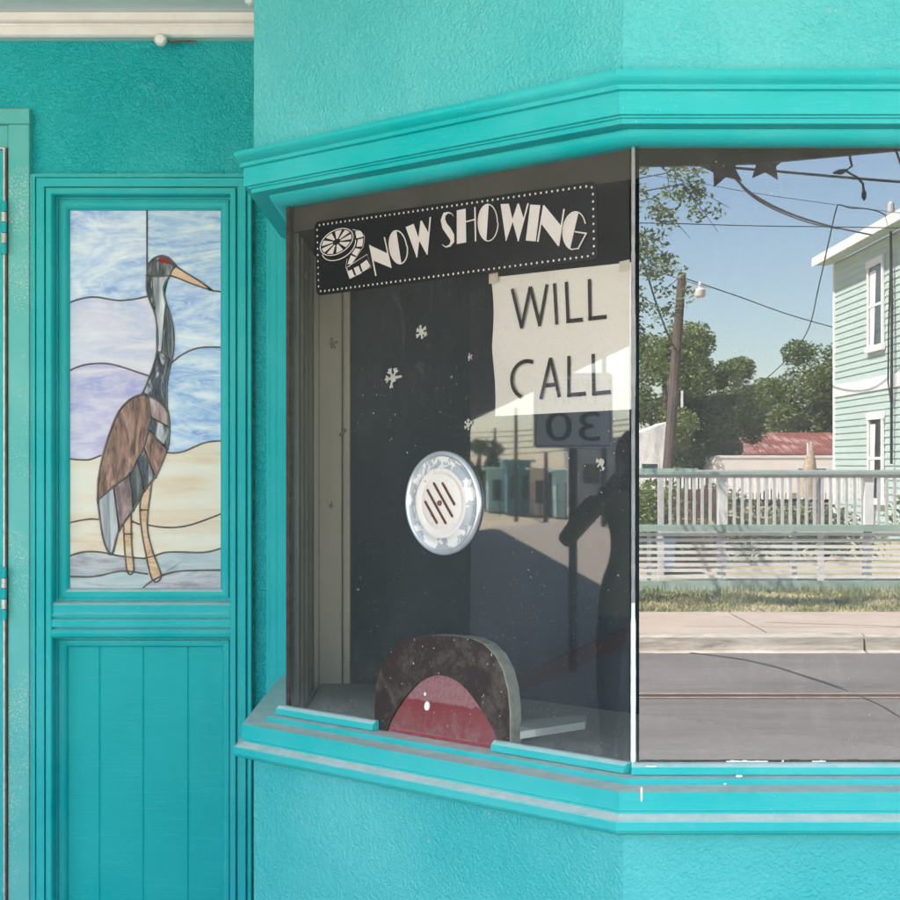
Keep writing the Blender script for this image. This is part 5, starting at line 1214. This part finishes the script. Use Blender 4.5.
V = [B(0, 0, .96), B(0, .0, 1.12), B(0, .01, 1.30), B(0, .0, 1.44), B(0, .02, 1.52),                       # pelvis..neck
     B(.17, 0, 1.42), B(.34, .12, 1.20), B(.13, .33, 1.42), B(-.17, 0, 1.42), B(-.36, .10, 1.17), B(-.13, .32, 1.42),   # arms: elbows out, hands up front
     B(.10, 0, .90), B(.12, .03, .50), B(.12, -.02, .10), B(.13, .12, .04), B(-.10, 0, .90), B(-.12, .02, .50), B(-.13, -.03, .10), B(-.14, .11, .04)]
E = [(0, 1), (1, 2), (2, 3), (3, 4), (3, 5), (5, 6), (6, 7), (3, 8), (8, 9), (9, 10), (0, 11), (11, 12), (12, 13), (13, 14), (0, 15), (15, 16), (16, 17), (17, 18)]
RD = [(.15, .11), (.14, .105), (.17, .12), (.13, .10), .058, .070, .046, .030, .070, .046, .030, .09, .065, .045, .04, .09, .065, .045, .04]
skin('body', V, E, RD, mjk, pr)
# head with face
hb = bmesh.new(); bmesh.ops.create_uvsphere(hb, u_segments=28, v_segments=20, radius=1)
for v in hb.verts:
    x, y, z = v.co; fx = 1-.22*max(0, -z); 
    nose = math.exp(-((x/.16)**2+((z+.08)/.22)**2))*.16*(1 if y > 0 else 0); eye = -(math.exp(-(((abs(x)-.36)/.16)**2+((z-.08)/.12)**2))*.07)*(1 if y > 0 else 0)
    mouth = -(math.exp(-((x/.28)**2+((z+.46)/.05)**2))*.05)*(1 if y > 0 else 0)
    L_ = Vector((x*.075*fx, (y+nose+eye+mouth)*.095*(1-.12*max(0, -z)), z*.118)); v.co = sdv*L_.x+toc*(L_.y+.03)+Vector((0, 0, L_.z+1.635))
me = bpy.data.meshes.new('head'); hb.to_mesh(me); hb.free(); me.materials.append(mskin); me.polygons.foreach_set('use_smooth', [True]*len(me.polygons))
ho = bpy.data.objects.new('head', me); COL.objects.link(ho); ho.parent = pr
hb = bmesh.new(); bmesh.ops.create_uvsphere(hb, u_segments=24, v_segments=18, radius=1)
bmesh.ops.delete(hb, geom=[v for v in hb.verts if (v.co.y > .25 and v.co.z < .45) or v.co.z < -.55], context='VERTS')
for v in hb.verts:
    x, y, z = v.co; k = 1+.04*noise.noise(Vector((x*5, y*5, z*5))); v.co = sdv*(x*.086*k)+toc*(y*.106*k+.022)+Vector((0, 0, z*.130*k+1.642))
me = bpy.data.meshes.new('hair'); hb.to_mesh(me); hb.free(); me.materials.append(mhair); me.polygons.foreach_set('use_smooth', [True]*len(me.polygons))
ho = bpy.data.objects.new('hair', me); COL.objects.link(ho); ho.parent = pr
for s_ in (1, -1):
    wv = B(s_*.13, .33, 1.42); pm = B(s_*.085, .345, 1.50)
    vs = [wv, B(s_*.105, .34, 1.46), pm]; es = [(0, 1), (1, 2)]; rs = [.028, .032, .030]
    for k in range(4):
        zz = 1.545-.022*k; a_ = len(vs); vs += [B(s_*.075, .352, zz), B(s_*.060, .385-.003*k, zz), B(s_*.035, .392, zz-.004)]; es += [(2, a_), (a_, a_+1), (a_+1, a_+2)]; rs += [.0095, .009, .0075]
    a_ = len(vs); vs += [B(s_*.07, .33, 1.475), B(s_*.04, .325, 1.485)]; es += [(1, a_), (a_, a_+1)]; rs += [.011, .009]
    skin('hand', vs, es, rs, mskin, pr, 1)
cmr = empty('camera_in_hands', pc+B(0, .37, 1.50), 'black camera held up by the person', 'camera')
def cbx(nm, s0, s1, f0, f1, z0, z1, mt):
    b = MB(); b.hexa([pc+B(s0, f0, z0), pc+B(s1, f0, z0), pc+B(s1, f1, z0), pc+B(s0, f1, z0)], [pc+B(s0, f0, z1), pc+B(s1, f0, z1), pc+B(s1, f1, z1), pc+B(s0, f1, z1)]); b.build(nm, mt, cmr, bevel=.004)
cbx('camera_body', -.066, .066, .335, .378, 1.465, 1.555, M['black']); cbx('prism_hump', -.022, .022, .338, .372, 1.556, 1.58, M['black'])
b = MB(); b.lathe(pc+B(0, .379, 1.508), toc, [(.034, 0), (.036, .03), (.038, .07), (.030, .072), (.001, .066)], 20); b.build('lens', M['black'], cmr, smooth=40)
